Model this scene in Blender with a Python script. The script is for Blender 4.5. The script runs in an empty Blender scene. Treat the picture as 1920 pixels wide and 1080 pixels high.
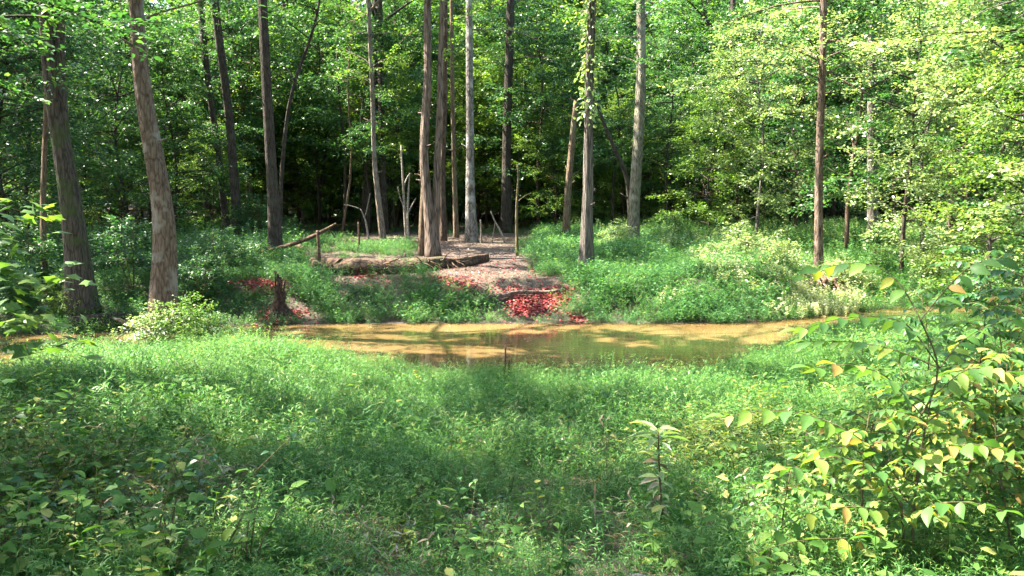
import bpy, math, random
import numpy as np
from mathutils import Vector

# ------------------------------------------------------------------ camera, sky, sun, exposure
SC = bpy.context.scene
COL = SC.collection
F = 1663.0                      # focal length in photo pixels (1920 wide)
TH = math.radians(6.18)         # camera pitch, downwards
CAM = np.array([0.0, 0.0, 2.6])
SUN_EL = math.radians(52)
SUN_AZ = math.atan2(-0.92, 0.22)     # from +Y towards +X
SUN = np.array([math.sin(SUN_AZ) * math.cos(SUN_EL), math.cos(SUN_AZ) * math.cos(SUN_EL), math.sin(SUN_EL)])

cam = bpy.data.cameras.new('camera')
cam.sensor_width = 36.0
cam.lens = F / 1920 * 36.0
cam.clip_start = 0.05
cam.clip_end = 2000
co = bpy.data.objects.new('camera', cam)
co.location = CAM
co.rotation_euler = (math.radians(90) - TH, 0, 0)
COL.objects.link(co)
SC.camera = co

W = bpy.data.worlds.new('World')
SC.world = W
W.use_nodes = True
nt = W.node_tree
sky = nt.nodes.new('ShaderNodeTexSky')
sky.sky_type = 'NISHITA'
sky.sun_disc = False
sky.sun_elevation = SUN_EL
sky.sun_rotation = SUN_AZ
sky.air_density = 1.0
sky.dust_density = 2.0
bg = nt.nodes['Background']
nt.links.new(sky.outputs[0], bg.inputs[0])
bg.inputs[1].default_value = 0.12

sl = bpy.data.lights.new('sun', 'SUN')
sl.energy = 5.0
sl.angle = math.radians(0.53)
sl.color = (1.0, 0.93, 0.80)
so = bpy.data.objects.new('sun', sl)
so.rotation_euler = Vector(tuple(SUN)).to_track_quat('Z', 'Y').to_euler()
so.location = tuple(SUN * 60)
COL.objects.link(so)

SC.view_settings.view_transform = 'Standard'
SC.view_settings.look = 'None'
SC.view_settings.exposure = 3.2
SC.view_settings.gamma = 1.0
SC.render.engine = 'CYCLES'
SC.cycles.max_bounces = 7
SC.cycles.diffuse_bounces = 4
SC.cycles.glossy_bounces = 3
SC.cycles.transmission_bounces = 4
SC.cycles.use_denoising = True
SC.cycles.sample_clamp_indirect = 6.0
SC.cycles.caustics_reflective = False
SC.cycles.caustics_refractive = False

# ------------------------------------------------------------------ picture <-> place
CT, ST = math.cos(TH), math.sin(TH)


def ray(px, py):
    a = (px - 960) / F
    b = -(py - 540) / F
    return np.array([a, CT + b * ST, -ST + b * CT])


def at(px, py, Y):
    d = ray(px, py)
    return CAM + d * (Y / d[1])


def hit_z(px, py, z):
    d = ray(px, py)
    return CAM + d * ((z - CAM[2]) / d[2])


def project(P):
    q = P - CAM
    dep = q[..., 1] * CT - q[..., 2] * ST
    up = q[..., 1] * ST + q[..., 2] * CT
    dep = np.where(dep < 0.05, 0.05, dep)
    return 960 + F * q[..., 0] / dep, 540 - F * up / dep


def norm(v):
    return v / np.maximum(np.linalg.norm(v, axis=-1, keepdims=True), 1e-9)


_tab = np.random.default_rng(3).random((256, 256))


def vnoise(x, y):
    x = np.asarray(x, float); y = np.asarray(y, float)
    xi = np.floor(x).astype(int); yi = np.floor(y).astype(int)
    fx = x - xi; fy = y - yi
    fx = fx * fx * (3 - 2 * fx); fy = fy * fy * (3 - 2 * fy)
    a = _tab[xi & 255, yi & 255]; b = _tab[(xi + 1) & 255, yi & 255]
    c = _tab[xi & 255, (yi + 1) & 255]; d = _tab[(xi + 1) & 255, (yi + 1) & 255]
    return (a * (1 - fx) + b * fx) * (1 - fy) + (c * (1 - fx) + d * fx) * fy


def sm(t):
    t = np.clip(t, 0, 1)
    return t * t * (3 - 2 * t)


FAR = [(-500, 640), (-200, 632), (60, 628), (250, 622), (420, 612), (560, 607), (1000, 606), (1300, 607), (1430, 604), (1500, 598), (1560, 590), (1700, 577), (1900, 571), (2300, 566)]
NEAR = [(-500, 705), (-200, 702), (60, 708), (150, 702), (195, 678), (230, 648), (270, 634), (330, 628), (420, 630), (480, 634), (540, 639), (600, 648), (700, 668), (850, 684), (1000, 690), (1200, 686), (1350, 672), (1460, 632), (1560, 606), (1700, 592), (1900, 586), (2300, 580)]
_f = np.array([hit_z(a, b, 0.0)[:2] for a, b in FAR])
_n = np.array([hit_z(a, b, 0.25)[:2] for a, b in NEAR])


def yfar(x): return np.interp(x, _f[:, 0], _f[:, 1])
def ynear(x): return np.interp(x, _n[:, 0], _n[:, 1])


def terrain(x, y):
    x = np.asarray(x, float); y = np.asarray(y, float)
    wob = 0.25 * (vnoise(x * 1.3 + 7, y * 0.2) - 0.5)
    dn = ynear(x) - y + wob
    df = y - yfar(x) + wob
    near = 0.20 * sm(dn / 0.8) + 0.75 * sm(dn / 11.0)
    right = sm((x - 5.5) / 2.5)
    rise = (0.62 + 0.12 * vnoise(x * 0.5, 3.3)) * (1 - 0.65 * right)
    far = rise * sm(df / 2.1) + (0.22 + 0.4 * right) * sm((df - 1.5) / 7)
    far = far + 0.06 * np.maximum(0, y - 78)
    bed = -0.45 * sm(np.minimum(-dn, -df) / 0.7)
    h = np.where(dn > 0, near, np.where(df > 0, far, bed))
    bump = 0.10 * (vnoise(x * 0.9, y * 0.9) - 0.5) + 0.05 * (vnoise(x * 2.7 + 9, y * 2.7) - 0.5)
    return h + bump * sm(np.maximum(dn, df) / 1.2)


def ground(px, py):
    d = ray(px, py)
    t = np.linspace(1.0, 90, 6000)
    P = CAM + d * t[:, None]
    below = P[:, 2] < terrain(P[:, 0], P[:, 1])
    k = int(np.argmax(below)) if below.any() else len(t) - 1
    return P[k]


def inpoly(px, py, poly):
    r = np.zeros(np.shape(px), bool)
    n = len(poly)
    j = n - 1
    for i in range(n):
        xi, yi = poly[i]; xj, yj = poly[j]
        c = ((yi > py) != (yj > py)) & (px < (xj - xi) * (py - yi) / (yj - yi + 1e-9) + xi)
        r ^= c
        j = i
    return r


# ------------------------------------------------------------------ mesh tools
class MB:
    def __init__(self): self.v = []; self.l = []; self.t = []; self.n = 0

    def add(self, v, loops, totals):
        self.v.append(np.asarray(v, np.float32).reshape(-1, 3))
        self.l.append(np.asarray(loops, np.int32) + self.n)
        self.t.append(np.asarray(totals, np.int32))
        self.n += len(self.v[-1])

    def mesh(self, name, mat, smooth=False):
        me = bpy.data.meshes.new(name)
        v = np.concatenate(self.v); l = np.concatenate(self.l); t = np.concatenate(self.t)
        me.vertices.add(len(v)); me.vertices.foreach_set('co', v.ravel())
        me.loops.add(len(l)); me.loops.foreach_set('vertex_index', l)
        me.polygons.add(len(t))
        me.polygons.foreach_set('loop_start', np.concatenate(([0], np.cumsum(t)[:-1])).astype(np.int32))
        me.polygons.foreach_set('loop_total', t)
        if smooth:
            me.polygons.foreach_set('use_smooth', np.ones(len(t), bool))
        me.materials.append(mat)
        me.update(calc_edges=True)
        return me


def T(verts, faces):
    lo = [i for f in faces for i in f]
    return np.array(verts, float), np.array(lo), np.array([len(f) for f in faces])


# leaf shapes: x along the leaf, y across, z out of the blade
LEAF_Q = T([(0, 0, 0), (.42, .27, .07), (1, 0, -.08), (.42, -.27, .07)], [(0, 3, 2, 1)])
LEAF_H = T([(0, 0, 0), (.28, .25, .06), (.68, .2, .03), (1, 0, -.12), (.68, -.2, .03), (.28, -.25, .06), (.5, 0, -.02)],
           [(0, 6, 2, 1), (6, 3, 2), (0, 5, 4, 6), (6, 4, 3)])
_ov = [(0, 0, 0), (.25, 0, .01), (.5, 0, -.02), (.76, 0, -.1), (1, 0, -.22),
       (.12, .13, .05), (.32, .25, .08), (.56, .26, .05), (.8, .14, -.06),
       (.12, -.13, .05), (.32, -.25, .08), (.56, -.26, .05), (.8, -.14, -.06)]
LEAF_O = T(_ov, [(0, 1, 5), (1, 6, 5), (1, 2, 7, 6), (2, 3, 8, 7), (3, 4, 8),
                 (0, 9, 1), (1, 9, 10), (1, 10, 11, 2), (2, 11, 12, 3), (3, 12, 4)])
BLADE = T([(0, -.05, 0), (0, .05, 0), (.45, .075, .05), (.45, -.075, .05), (1, 0, -.16)], [(0, 3, 2, 1), (3, 4, 2)])
_mp = [(0, 0), (.02, .22), (-.02, .52), (.28, .38), (.46, .62), (.55, .30), (1.0, 0), (.55, -.30), (.46, -.62), (.28, -.38), (-.02, -.52), (.02, -.22)]
LEAF_M = T([(.3, 0, .06)] + [(a, b * .8, -.12 * (a * a + b * b)) for a, b in _mp], [(0, i + 1, (i + 1) % 12 + 1)[::-1] for i in range(12)])


def add_leaves(mb, P, D, N, S, tmpl, wid=1.0):
    V, lo, to = tmpl
    P = np.asarray(P, float); n = len(P)
    if n == 0: return
    D = norm(D); N = norm(N - D * (N * D).sum(-1, keepdims=True)); B = np.cross(N, D)
    S = np.broadcast_to(np.asarray(S, float), (n,))[:, None, None]
    W_ = np.broadcast_to(np.asarray(wid, float), (n,))[:, None, None]
    v = P[:, None, :] + S * (V[None, :, 0:1] * D[:, None, :] + W_ * V[None, :, 1:2] * B[:, None, :] + V[None, :, 2:3] * N[:, None, :])
    k = len(V)
    mb.add(v, (lo[None, :] + k * np.arange(n)[:, None]).ravel(), np.tile(to, n))


def add_tube(mb, pts, rad, seg=8, flute=0.0, seed=0, lobes=5, cap=True):
    pts = np.asarray(pts, float); n = len(pts)
    rad = np.broadcast_to(np.asarray(rad, float), (n,))
    t = norm(np.gradient(pts, axis=0))
    ref = np.array([0, 1.0, 0]) if abs(t[:, 1]).max() < 0.9 else np.array([1.0, 0, 0])
    a = norm(np.cross(t, ref)); b = np.cross(t, a)
    th = np.linspace(0, 2 * math.pi, seg, endpoint=False)
    rr = np.ones((n, seg))
    if flute:
        r = np.random.default_rng(seed)
        ph = r.random(4) * 6.28
        u = np.linspace(0, 1, n)[:, None]
        rr = 1 + flute * (np.sin(lobes * th[None] + ph[0] + 2.0 * np.sin(u * 3 + ph[1])) * .5 + .35 * np.sin((lobes * 2 + 1) * th[None] + ph[2] + 3 * u)
                          + .5 * (vnoise(th[None] * 2 + seed, u * n * .6) - .5))
    v = pts[:, None] + (rad[:, None] * rr)[..., None] * (np.cos(th)[None, :, None] * a[:, None] + np.sin(th)[None, :, None] * b[:, None])
    i = np.arange(n - 1)[:, None] * seg; j = np.arange(seg)[None]; j2 = (j + 1) % seg
    q = np.stack([i + j, i + j2, i + seg + j2, i + seg + j], -1).reshape(-1)
    tot = np.full((n - 1) * seg, 4)
    lo = q; 
    if cap:
        lo = np.concatenate([q, np.arange(seg)[::-1], (n - 1) * seg + np.arange(seg)]); tot = np.concatenate([tot, [seg, seg]])
    mb.add(v, lo, tot)


def resample(pts, n):
    pts = np.asarray(pts, float)
    d = np.concatenate(([0], np.cumsum(np.linalg.norm(np.diff(pts[:, :3], axis=0), axis=1))))
    u = np.linspace(0, d[-1], n)
    out = np.stack([np.interp(u, d, pts[:, k]) for k in range(pts.shape[1])], 1)
    for _ in range(2):                       # soften the corners
        out[1:-1] = .25 * out[:-2] + .5 * out[1:-1] + .25 * out[2:]
    return out


# ------------------------------------------------------------------ objects
def link(name, me, parent=None):
    o = bpy.data.objects.new(name, me)
    COL.objects.link(o)
    if parent is not None: o.parent = parent
    return o


def tag(o, label, cat, group=None):
    o['label'] = label; o['category'] = cat
    if group: o['group'] = group
    return o


def kind(o, k, label=None):
    o['kind'] = k
    if label: o['label'] = label
    return o


def thing(name, label, cat, loc=(0, 0, 0), rz=0, group=None):
    o = bpy.data.objects.new(name, None)
    o.empty_display_size = .2
    COL.objects.link(o)
    o.location = tuple(loc); o.rotation_euler = (0, 0, rz)
    return tag(o, label, cat, group)


def copy_thing(src, loc, rz, sc, label, group=None, tilt=(0, 0)):
    r = src.copy(); COL.objects.link(r)
    r.location = tuple(loc); r.rotation_euler = (tilt[0], tilt[1], rz); r.scale = (sc, sc, sc)
    r['label'] = label
    if group: r['group'] = group
    elif 'group' in r: del r['group']
    for ch in src.children:
        c = ch.copy(); COL.objects.link(c); c.parent = r
    return r


# ------------------------------------------------------------------ materials
def nodes(name):
    m = bpy.data.materials.new(name); m.use_nodes = True
    t = m.node_tree
    return m, t, t.nodes['Principled BSDF'], t.nodes['Material Output']


def ramp(t, fac, stops):
    r = t.nodes.new('ShaderNodeValToRGB')
    e = r.color_ramp.elements
    while len(e) < len(stops): e.new(0.5)
    for k, (p, c) in enumerate(stops):
        e[k].position = p; e[k].color = (*c, 1)
    t.links.new(fac, r.inputs[0])
    return r.outputs[0]


def leaf_mat(name, stops, trans=.42, rough=.42, spec=.45, clump=.5, tgain=(1.28, 1.3, .55)):
    m, t, b, out = nodes(name)
    g = t.nodes.new('ShaderNodeNewGeometry')
    oi = t.nodes.new('ShaderNodeObjectInfo')
    tc = t.nodes.new('ShaderNodeTexCoord')
    no = t.nodes.new('ShaderNodeTexNoise'); no.inputs['Scale'].default_value = .9; no.inputs['Detail'].default_value = 2
    t.links.new(g.outputs['Position'], no.inputs['Vector'])
    m1 = t.nodes.new('ShaderNodeMath'); m1.operation = 'MULTIPLY_ADD'      # island random + clump noise
    t.links.new(no.outputs[0], m1.inputs[0]); m1.inputs[1].default_value = clump * 1.6; m1.inputs[2].default_value = -clump * .8
    m2 = t.nodes.new('ShaderNodeMath'); m2.operation = 'ADD'
    t.links.new(g.outputs['Random Per Island'], m2.inputs[0]); t.links.new(m1.outputs[0], m2.inputs[1])
    m3 = t.nodes.new('ShaderNodeMath'); m3.operation = 'MULTIPLY_ADD'
    t.links.new(oi.outputs['Random'], m3.inputs[0]); m3.inputs[1].default_value = .3; m3.inputs[2].default_value = -.15
    m4 = t.nodes.new('ShaderNodeMath'); m4.operation = 'ADD'; m4.use_clamp = True
    t.links.new(m2.outputs[0], m4.inputs[0]); t.links.new(m3.outputs[0], m4.inputs[1])
    col = ramp(t, m4.outputs[0], stops)
    t.links.new(col, b.inputs['Base Color'])
    b.inputs['Roughness'].default_value = rough
    b.inputs['Specular IOR Level'].default_value = spec
    tr = t.nodes.new('ShaderNodeBsdfTranslucent')
    mul = t.nodes.new('ShaderNodeMix'); mul.data_type = 'RGBA'; mul.blend_type = 'MULTIPLY'; mul.inputs[0].default_value = 1
    t.links.new(col, mul.inputs[6]); mul.inputs[7].default_value = (*tgain, 1)
    t.links.new(mul.outputs[2], tr.inputs[0])
    mx = t.nodes.new('ShaderNodeMixShader'); mx.inputs[0].default_value = trans
    t.links.new(b.outputs[0], mx.inputs[1]); t.links.new(tr.outputs[0], mx.inputs[2])
    t.links.new(mx.outputs[0], out.inputs[0])
    return m


def bark_mat(name, dark, light, scale=(24, 24, 4.5), bump=.8, patch=None, patch_amt=.5):
    m, t, b, out = nodes(name)
    tc = t.nodes.new('ShaderNodeTexCoord')
    mp = t.nodes.new('ShaderNodeMapping'); mp.inputs['Scale'].default_value = scale
    t.links.new(tc.outputs['Object'], mp.inputs[0])
    n1 = t.nodes.new('ShaderNodeTexNoise'); n1.inputs['Scale'].default_value = 1; n1.inputs['Detail'].default_value = 9; n1.inputs['Roughness'].default_value = .72
    t.links.new(mp.outputs[0], n1.inputs['Vector'])
    mv = t.nodes.new('ShaderNodeMapping'); mv.inputs['Scale'].default_value = (scale[0] * 1.05, scale[1] * 1.05, scale[2] * 1.1)
    t.links.new(tc.outputs['Object'], mv.inputs[0])
    wa = t.nodes.new('ShaderNodeMixRGB'); wa.inputs[0].default_value = .35            # wobble the furrows
    t.links.new(mv.outputs[0], wa.inputs[1]); t.links.new(n1.outputs[1], wa.inputs[2])
    vo = t.nodes.new('ShaderNodeTexVoronoi'); vo.feature = 'DISTANCE_TO_EDGE'; vo.inputs['Scale'].default_value = 1.0
    t.links.new(wa.outputs[0], vo.inputs['Vector'])
    fu = t.nodes.new('ShaderNodeMapRange'); fu.inputs[1].default_value = 0; fu.inputs[2].default_value = .16; fu.inputs[3].default_value = .0; fu.inputs[4].default_value = 1.0
    t.links.new(vo.outputs[0], fu.inputs[0])
    ht = t.nodes.new('ShaderNodeMath'); ht.operation = 'MULTIPLY_ADD'
    t.links.new(fu.outputs[0], ht.inputs[0]); ht.inputs[1].default_value = .2; t.links.new(n1.outputs[0], ht.inputs[2])
    col = ramp(t, ht.outputs[0], [(.46, dark), (.78, light)])
    if patch:
        n2 = t.nodes.new('ShaderNodeTexNoise'); n2.inputs['Scale'].default_value = 2.3; n2.inputs['Detail'].default_value = 5
        t.links.new(tc.outputs['Object'], n2.inputs['Vector'])
        k = ramp(t, n2.outputs[0], [(.52, (0, 0, 0)), (.62, (patch_amt,) * 3)])
        mx = t.nodes.new('ShaderNodeMix'); mx.data_type = 'RGBA'
        t.links.new(k, mx.inputs[0]); t.links.new(col, mx.inputs[6]); mx.inputs[7].default_value = (*patch, 1)
        col = mx.outputs[2]
    t.links.new(col, b.inputs['Base Color'])
    b.inputs['Roughness'].default_value = .85
    b.inputs['Specular IOR Level'].default_value = .25
    bu = t.nodes.new('ShaderNodeBump'); bu.inputs['Strength'].default_value = bump; bu.inputs['Distance'].default_value = .08
    t.links.new(ht.outputs[0], bu.inputs['Height']); t.links.new(bu.outputs[0], b.inputs['Normal'])
    return m


BARK_GREY = bark_mat('grey_bark', (.04, .034, .028), (.16, .135, .11), patch=(.22, .22, .19))
BARK_BROWN = bark_mat('brown_bark', (.032, .019, .013), (.125, .08, .054), patch=(.16, .13, .10), patch_amt=.35)
BARK_DARK = bark_mat('dark_bark', (.018, .014, .010), (.072, .054, .04), patch=(.085, .085, .062), patch_amt=.4)
BARK_PALE = bark_mat('pale_bark', (.09, .07, .055), (.28, .23, .18), patch=(.33, .30, .25))
BARK_TAN = bark_mat('tan_bark', (.075, .05, .03), (.20, .14, .09), patch=(.15, .16, .09), patch_amt=.4)
BARK_RED = bark_mat('reddish_shredding_bark', (.05, .034, .026), (.25, .185, .145), scale=(22, 22, 2.2), bump=.9)
BARK_MOSS = bark_mat('mossy_bark', (.028, .022, .016), (.105, .082, .062), patch=(.055, .08, .02), patch_amt=.7)
DEAD = bark_mat('dead_wood', (.034, .019, .012), (.15, .09, .056), scale=(9, 9, 9), bump=.9, patch=(.07, .12, .03), patch_amt=.25)
DRIFT = bark_mat('bleached_wood', (.16, .13, .10), (.38, .33, .27), scale=(20, 20, 20))
STEM = bark_mat('green_stem', (.07, .07, .03), (.17, .13, .06))

G_D, G_M, G_L, G_Y = (.022, .075, .022), (.045, .125, .028), (.085, .19, .035), (.17, .25, .04)
LEAF_DEEP = leaf_mat('deep_green_leaves', [(0, (.016, .06, .027)), (.5, (.034, .108, .038)), (1, (.08, .165, .045))])
LEAF_MID = leaf_mat('mid_green_leaves', [(0, (.022, .08, .03)), (.5, (.05, .138, .042)), (1, (.125, .22, .055))])
LEAF_YEL = leaf_mat('yellow_green_leaves', [(0, (.05, .12, .026)), (.55, (.105, .2, .038)), (1, (.21, .29, .05))], trans=.48)
LEAF_PALE_GLARE = leaf_mat('pale_green_glare_leaves', [(0, (.10, .17, .065)), (.5, (.215, .30, .125)), (1, (.37, .44, .22))], spec=.6, rough=.38)  # pale green, with the washed-out glare at right put into the colour
WEED_GLARE = leaf_mat('pale_weed_glare_leaves', [(0, (.28, .34, .16)), (.5, (.45, .48, .29)), (1, (.6, .6, .44))], spec=.5, rough=.4)  # pale weeds lifted further: glare of the sunny bank put into the colour
CANOPY = leaf_mat('canopy_leaves', [(0, (.035, .095, .025)), (.5, (.065, .155, .033)), (1, (.13, .22, .04))], trans=.5)
GRASS_M = leaf_mat('stiltgrass_blades', [(0, (.052, .15, .04)), (.5, (.092, .235, .058)), (.86, (.155, .30, .08)), (1, (.26, .29, .10))], clump=.4, trans=.48, spec=.3, rough=.5)
GRASS_F = leaf_mat('far_bank_grass_blades', [(0, (.04, .125, .042)), (.5, (.07, .195, .06)), (.9, (.125, .265, .08)), (1, (.22, .28, .10))], clump=.4, trans=.48, spec=.3, rough=.5)
HERB_Y = leaf_mat('yellowing_herb_leaves', [(0, (.06, .13, .03)), (.5, (.14, .21, .035)), (.85, (.25, .28, .04)), (1, (.33, .26, .05))], trans=.45)
SAP_M = leaf_mat('sapling_leaflets', [(0, (.045, .12, .03)), (.55, (.09, .19, .04)), (.85, (.17, .27, .05)), (.985, (.30, .30, .05)), (1, (.30, .2, .06))], clump=.35, trans=.45, spec=.25, rough=.5)
BROAD_M = leaf_mat('broadleaf_weed_leaves', [(0, (.035, .10, .02)), (.5, (.075, .165, .03)), (.88, (.115, .21, .045)), (1, (.26, .27, .08))], clump=.3, spec=.15, rough=.6)
DRY_M = leaf_mat('withered_leaves', [(0, (.10, .065, .035)), (.6, (.24, .18, .11)), (1, (.38, .33, .24))], trans=.3)
RED_M = leaf_mat('red_fallen_leaves', [(0, (.18, .026, .028)), (.45, (.44, .065, .07)), (.75, (.54, .14, .13)), (.9, (.32, .14, .10)), (1, (.18, .10, .06))], clump=.3, trans=.2, tgain=(1, 1, 1), spec=.15, rough=.7)
LIT_M = leaf_mat('brown_fallen_leaves', [(0, (.05, .028, .018)), (.5, (.10, .058, .038)), (.88, (.165, .104, .072)), (1, (.27, .195, .14))], clump=.3, trans=.1, tgain=(1, 1, 1), spec=.5)


def soil_mat():
    m, t, b, out = nodes('forest_soil')
    tc = t.nodes.new('ShaderNodeTexCoord')
    n1 = t.nodes.new('ShaderNodeTexNoise'); n1.inputs['Scale'].default_value = 14; n1.inputs['Detail'].default_value = 8; n1.inputs['Roughness'].default_value = .7
    n2 = t.nodes.new('ShaderNodeTexNoise'); n2.inputs['Scale'].default_value = .6; n2.inputs['Detail'].default_value = 4
    t.links.new(tc.outputs['Object'], n1.inputs[0]); t.links.new(tc.outputs['Object'], n2.inputs[0])
    c1 = ramp(t, n1.outputs[0], [(.3, (.03, .018, .012)), (.55, (.075, .046, .03)), (.75, (.14, .095, .066))])
    c2 = ramp(t, n2.outputs[0], [(.45, (0, 0, 0)), (.6, (.5, .5, .5))])
    mx = t.nodes.new('ShaderNodeMix'); mx.data_type = 'RGBA'
    t.links.new(c2, mx.inputs[0]); t.links.new(c1, mx.inputs[6]); mx.inputs[7].default_value = (.06, .055, .025, 1)
    sx = t.nodes.new('ShaderNodeSeparateXYZ'); t.links.new(tc.outputs['Object'], sx.inputs[0])
    ad = t.nodes.new('ShaderNodeMath'); ad.operation = 'MULTIPLY_ADD'; t.links.new(n1.outputs[0], ad.inputs[0]); ad.inputs[1].default_value = .12; t.links.new(sx.outputs[2], ad.inputs[2])
    wet = ramp(t, ad.outputs[0], [(.10, (1, 1, 1)), (.22, (0, 0, 0))])      # damp mud just above the water line
    m2 = t.nodes.new('ShaderNodeMix'); m2.data_type = 'RGBA'
    t.links.new(wet, m2.inputs[0]); t.links.new(mx.outputs[2], m2.inputs[6]); m2.inputs[7].default_value = (.035, .024, .014, 1)
    t.links.new(m2.outputs[2], b.inputs['Base Color']); b.inputs['Roughness'].default_value = .85
    bu = t.nodes.new('ShaderNodeBump'); bu.inputs['Strength'].default_value = .8; bu.inputs['Distance'].default_value = .05
    t.links.new(n1.outputs[0], bu.inputs['Height']); t.links.new(bu.outputs[0], b.inputs['Normal'])
    return m


def water_mat():
    m, t, b, out = nodes('muddy_water')
    tc = t.nodes.new('ShaderNodeTexCoord')
    n1 = t.nodes.new('ShaderNodeTexNoise'); n1.inputs['Scale'].default_value = .55; n1.inputs['Detail'].default_value = 5
    t.links.new(tc.outputs['Object'], n1.inputs[0])
    c = ramp(t, n1.outputs[0], [(.35, (.105, .066, .025)), (.65, (.148, .10, .043))])
    t.links.new(c, b.inputs['Base Color'])
    b.inputs['Roughness'].default_value = .025
    b.inputs['IOR'].default_value = 1.33; b.inputs['Specular IOR Level'].default_value = .42
    n2 = t.nodes.new('ShaderNodeTexNoise'); n2.inputs['Scale'].default_value = 5; n2.inputs['Detail'].default_value = 3
    mp = t.nodes.new('ShaderNodeMapping'); mp.inputs['Scale'].default_value = (.6, 1.6, 1)
    t.links.new(tc.outputs['Object'], mp.inputs[0]); t.links.new(mp.outputs[0], n2.inputs[0])
    bu = t.nodes.new('ShaderNodeBump'); bu.inputs['Strength'].default_value = .10; bu.inputs['Distance'].default_value = .03
    t.links.new(n2.outputs[0], bu.inputs['Height']); t.links.new(bu.outputs[0], b.inputs['Normal'])
    return m


# ------------------------------------------------------------------ ground and water
def axis(lo, flo, fhi, hi, step):
    a = np.arange(flo, fhi, step)
    l = flo - np.geomspace(step, flo - lo, 26)[::-1]
    r = fhi + np.geomspace(step, hi - fhi, 30)
    return np.concatenate([l, a, r])


gx = axis(-320, -14, 16, 320, .16)
gy = axis(-120, -1, 32, 420, .16)
X, Y = np.meshgrid(gx, gy)
mb = MB()
nx, ny = len(gx), len(gy)
i = (np.arange(ny - 1)[:, None] * nx + np.arange(nx - 1)[None]).ravel()
mb.add(np.stack([X, Y, terrain(X, Y)], -1).reshape(-1, 3), np.stack([i, i + 1, i + nx + 1, i + nx], 1).ravel(), np.full(len(i), 4))
kind(link('ground', mb.mesh('ground', soil_mat(), True)), 'structure', 'brown woodland soil of both stream banks and the forest floor')
mb = MB()
wx = np.linspace(-40, 40, 81)
lo_, hi_ = ynear(wx) - .5, yfar(wx) + .5
v = np.concatenate([np.stack([wx, lo_, wx * 0], 1), np.stack([wx, hi_, wx * 0], 1)])
k = np.arange(80)
mb.add(v, np.stack([k, k + 1, k + 82, k + 81], 1).ravel(), np.full(80, 4))
kind(link('water', mb.mesh('water', water_mat())), 'structure', 'still muddy yellow brown water of the stream')

# ------------------------------------------------------------------ crown gaps shaped to let chosen sun flecks through
rng = np.random.default_rng(11)
FLECKS = [  # photo pixel on the ground, half width and half depth in metres
    (240, 672, 1.0, .8), (400, 676, 1.6, .8), (560, 672, 1.5, .8), (700, 692, 1.2, .6), (840, 702, 1.2, .4), (500, 715, 1.3, .4), (300, 705, 1.0, .4), (950, 712, .8, .3), (650, 720, .8, .3), (230, 735, .5, .3), (750, 800, .35, .25), (560, 860, .4, .25), (980, 800, .4, .2), (1150, 740, .6, .25), (1100, 900, .3, .2), (700, 960, .3, .2), (350, 960, .3, .2), (160, 850, .35, .25), (500, 1020, .25, .15),
    (440, 832, .4, .25), (600, 742, .8, .2),
    (1300, 760, .9, .4), (1370, 830, .9, .5), (1450, 900, .6, .4), (1300, 900, .5, .3), (1560, 830, .7, .4), (1800, 760, 1.4, .9), (1850, 950, .5, .4), (1620, 1000, .4, .25),
    (900, 880, .35, .2), (1500, 690, 1.0, .5), (1720, 680, 1.5, .8),
    (640, 640, .9, .25), (780, 650, 1.2, .2), (900, 628, 1.6, .3), (950, 668, 1.3, .25), (1060, 655, 1.3, .25), (690, 622, 1.2, .2), (860, 655, 1.2, .25), (1180, 660, .8, .2), (1420, 630, .8, .25), (1330, 650, 1.5, .4), (1200, 620, .5, .2), (140, 668, .8, .25),
    (970, 514, 1.0, .5), (1025, 570, .55, .25), (490, 543, .7, .22), (500, 512, 1.2, .3), (700, 474, 1.0, .4), (930, 452, .9, .4), (640, 455, .6, .4), (570, 590, .4, .3),
    (1130, 590, 1.0, .4), (1200, 560, 1.2, .6), (1310, 540, .9, .7), (1410, 560, 1.2, 1.0), (1500, 565, 2.2, 1.5), (1420, 545, 2.0, 1.5), (1390, 500, 1.6, 1.4), (1550, 555, 1.6, 1.0), (1450, 530, 1.8, 1.2),
    (1100, 470, 1.2, .8), (1250, 450, 2.0, 1.2), (1500, 470, 2.0, 1.5), (1680, 540, 2.0, 1.5), (1850, 560, 2.0, 1.5), (1150, 505, .6, .3), (980, 480, .7, .5),
    (390, 520, .7, .4), (305, 600, .4, .4), (780, 600, .5, .2)]
_fl = []
for a, b, rx, ry in FLECKS:
    g = ground(a, b); _fl.append((g[0], g[1], g[2], rx, ry))
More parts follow.
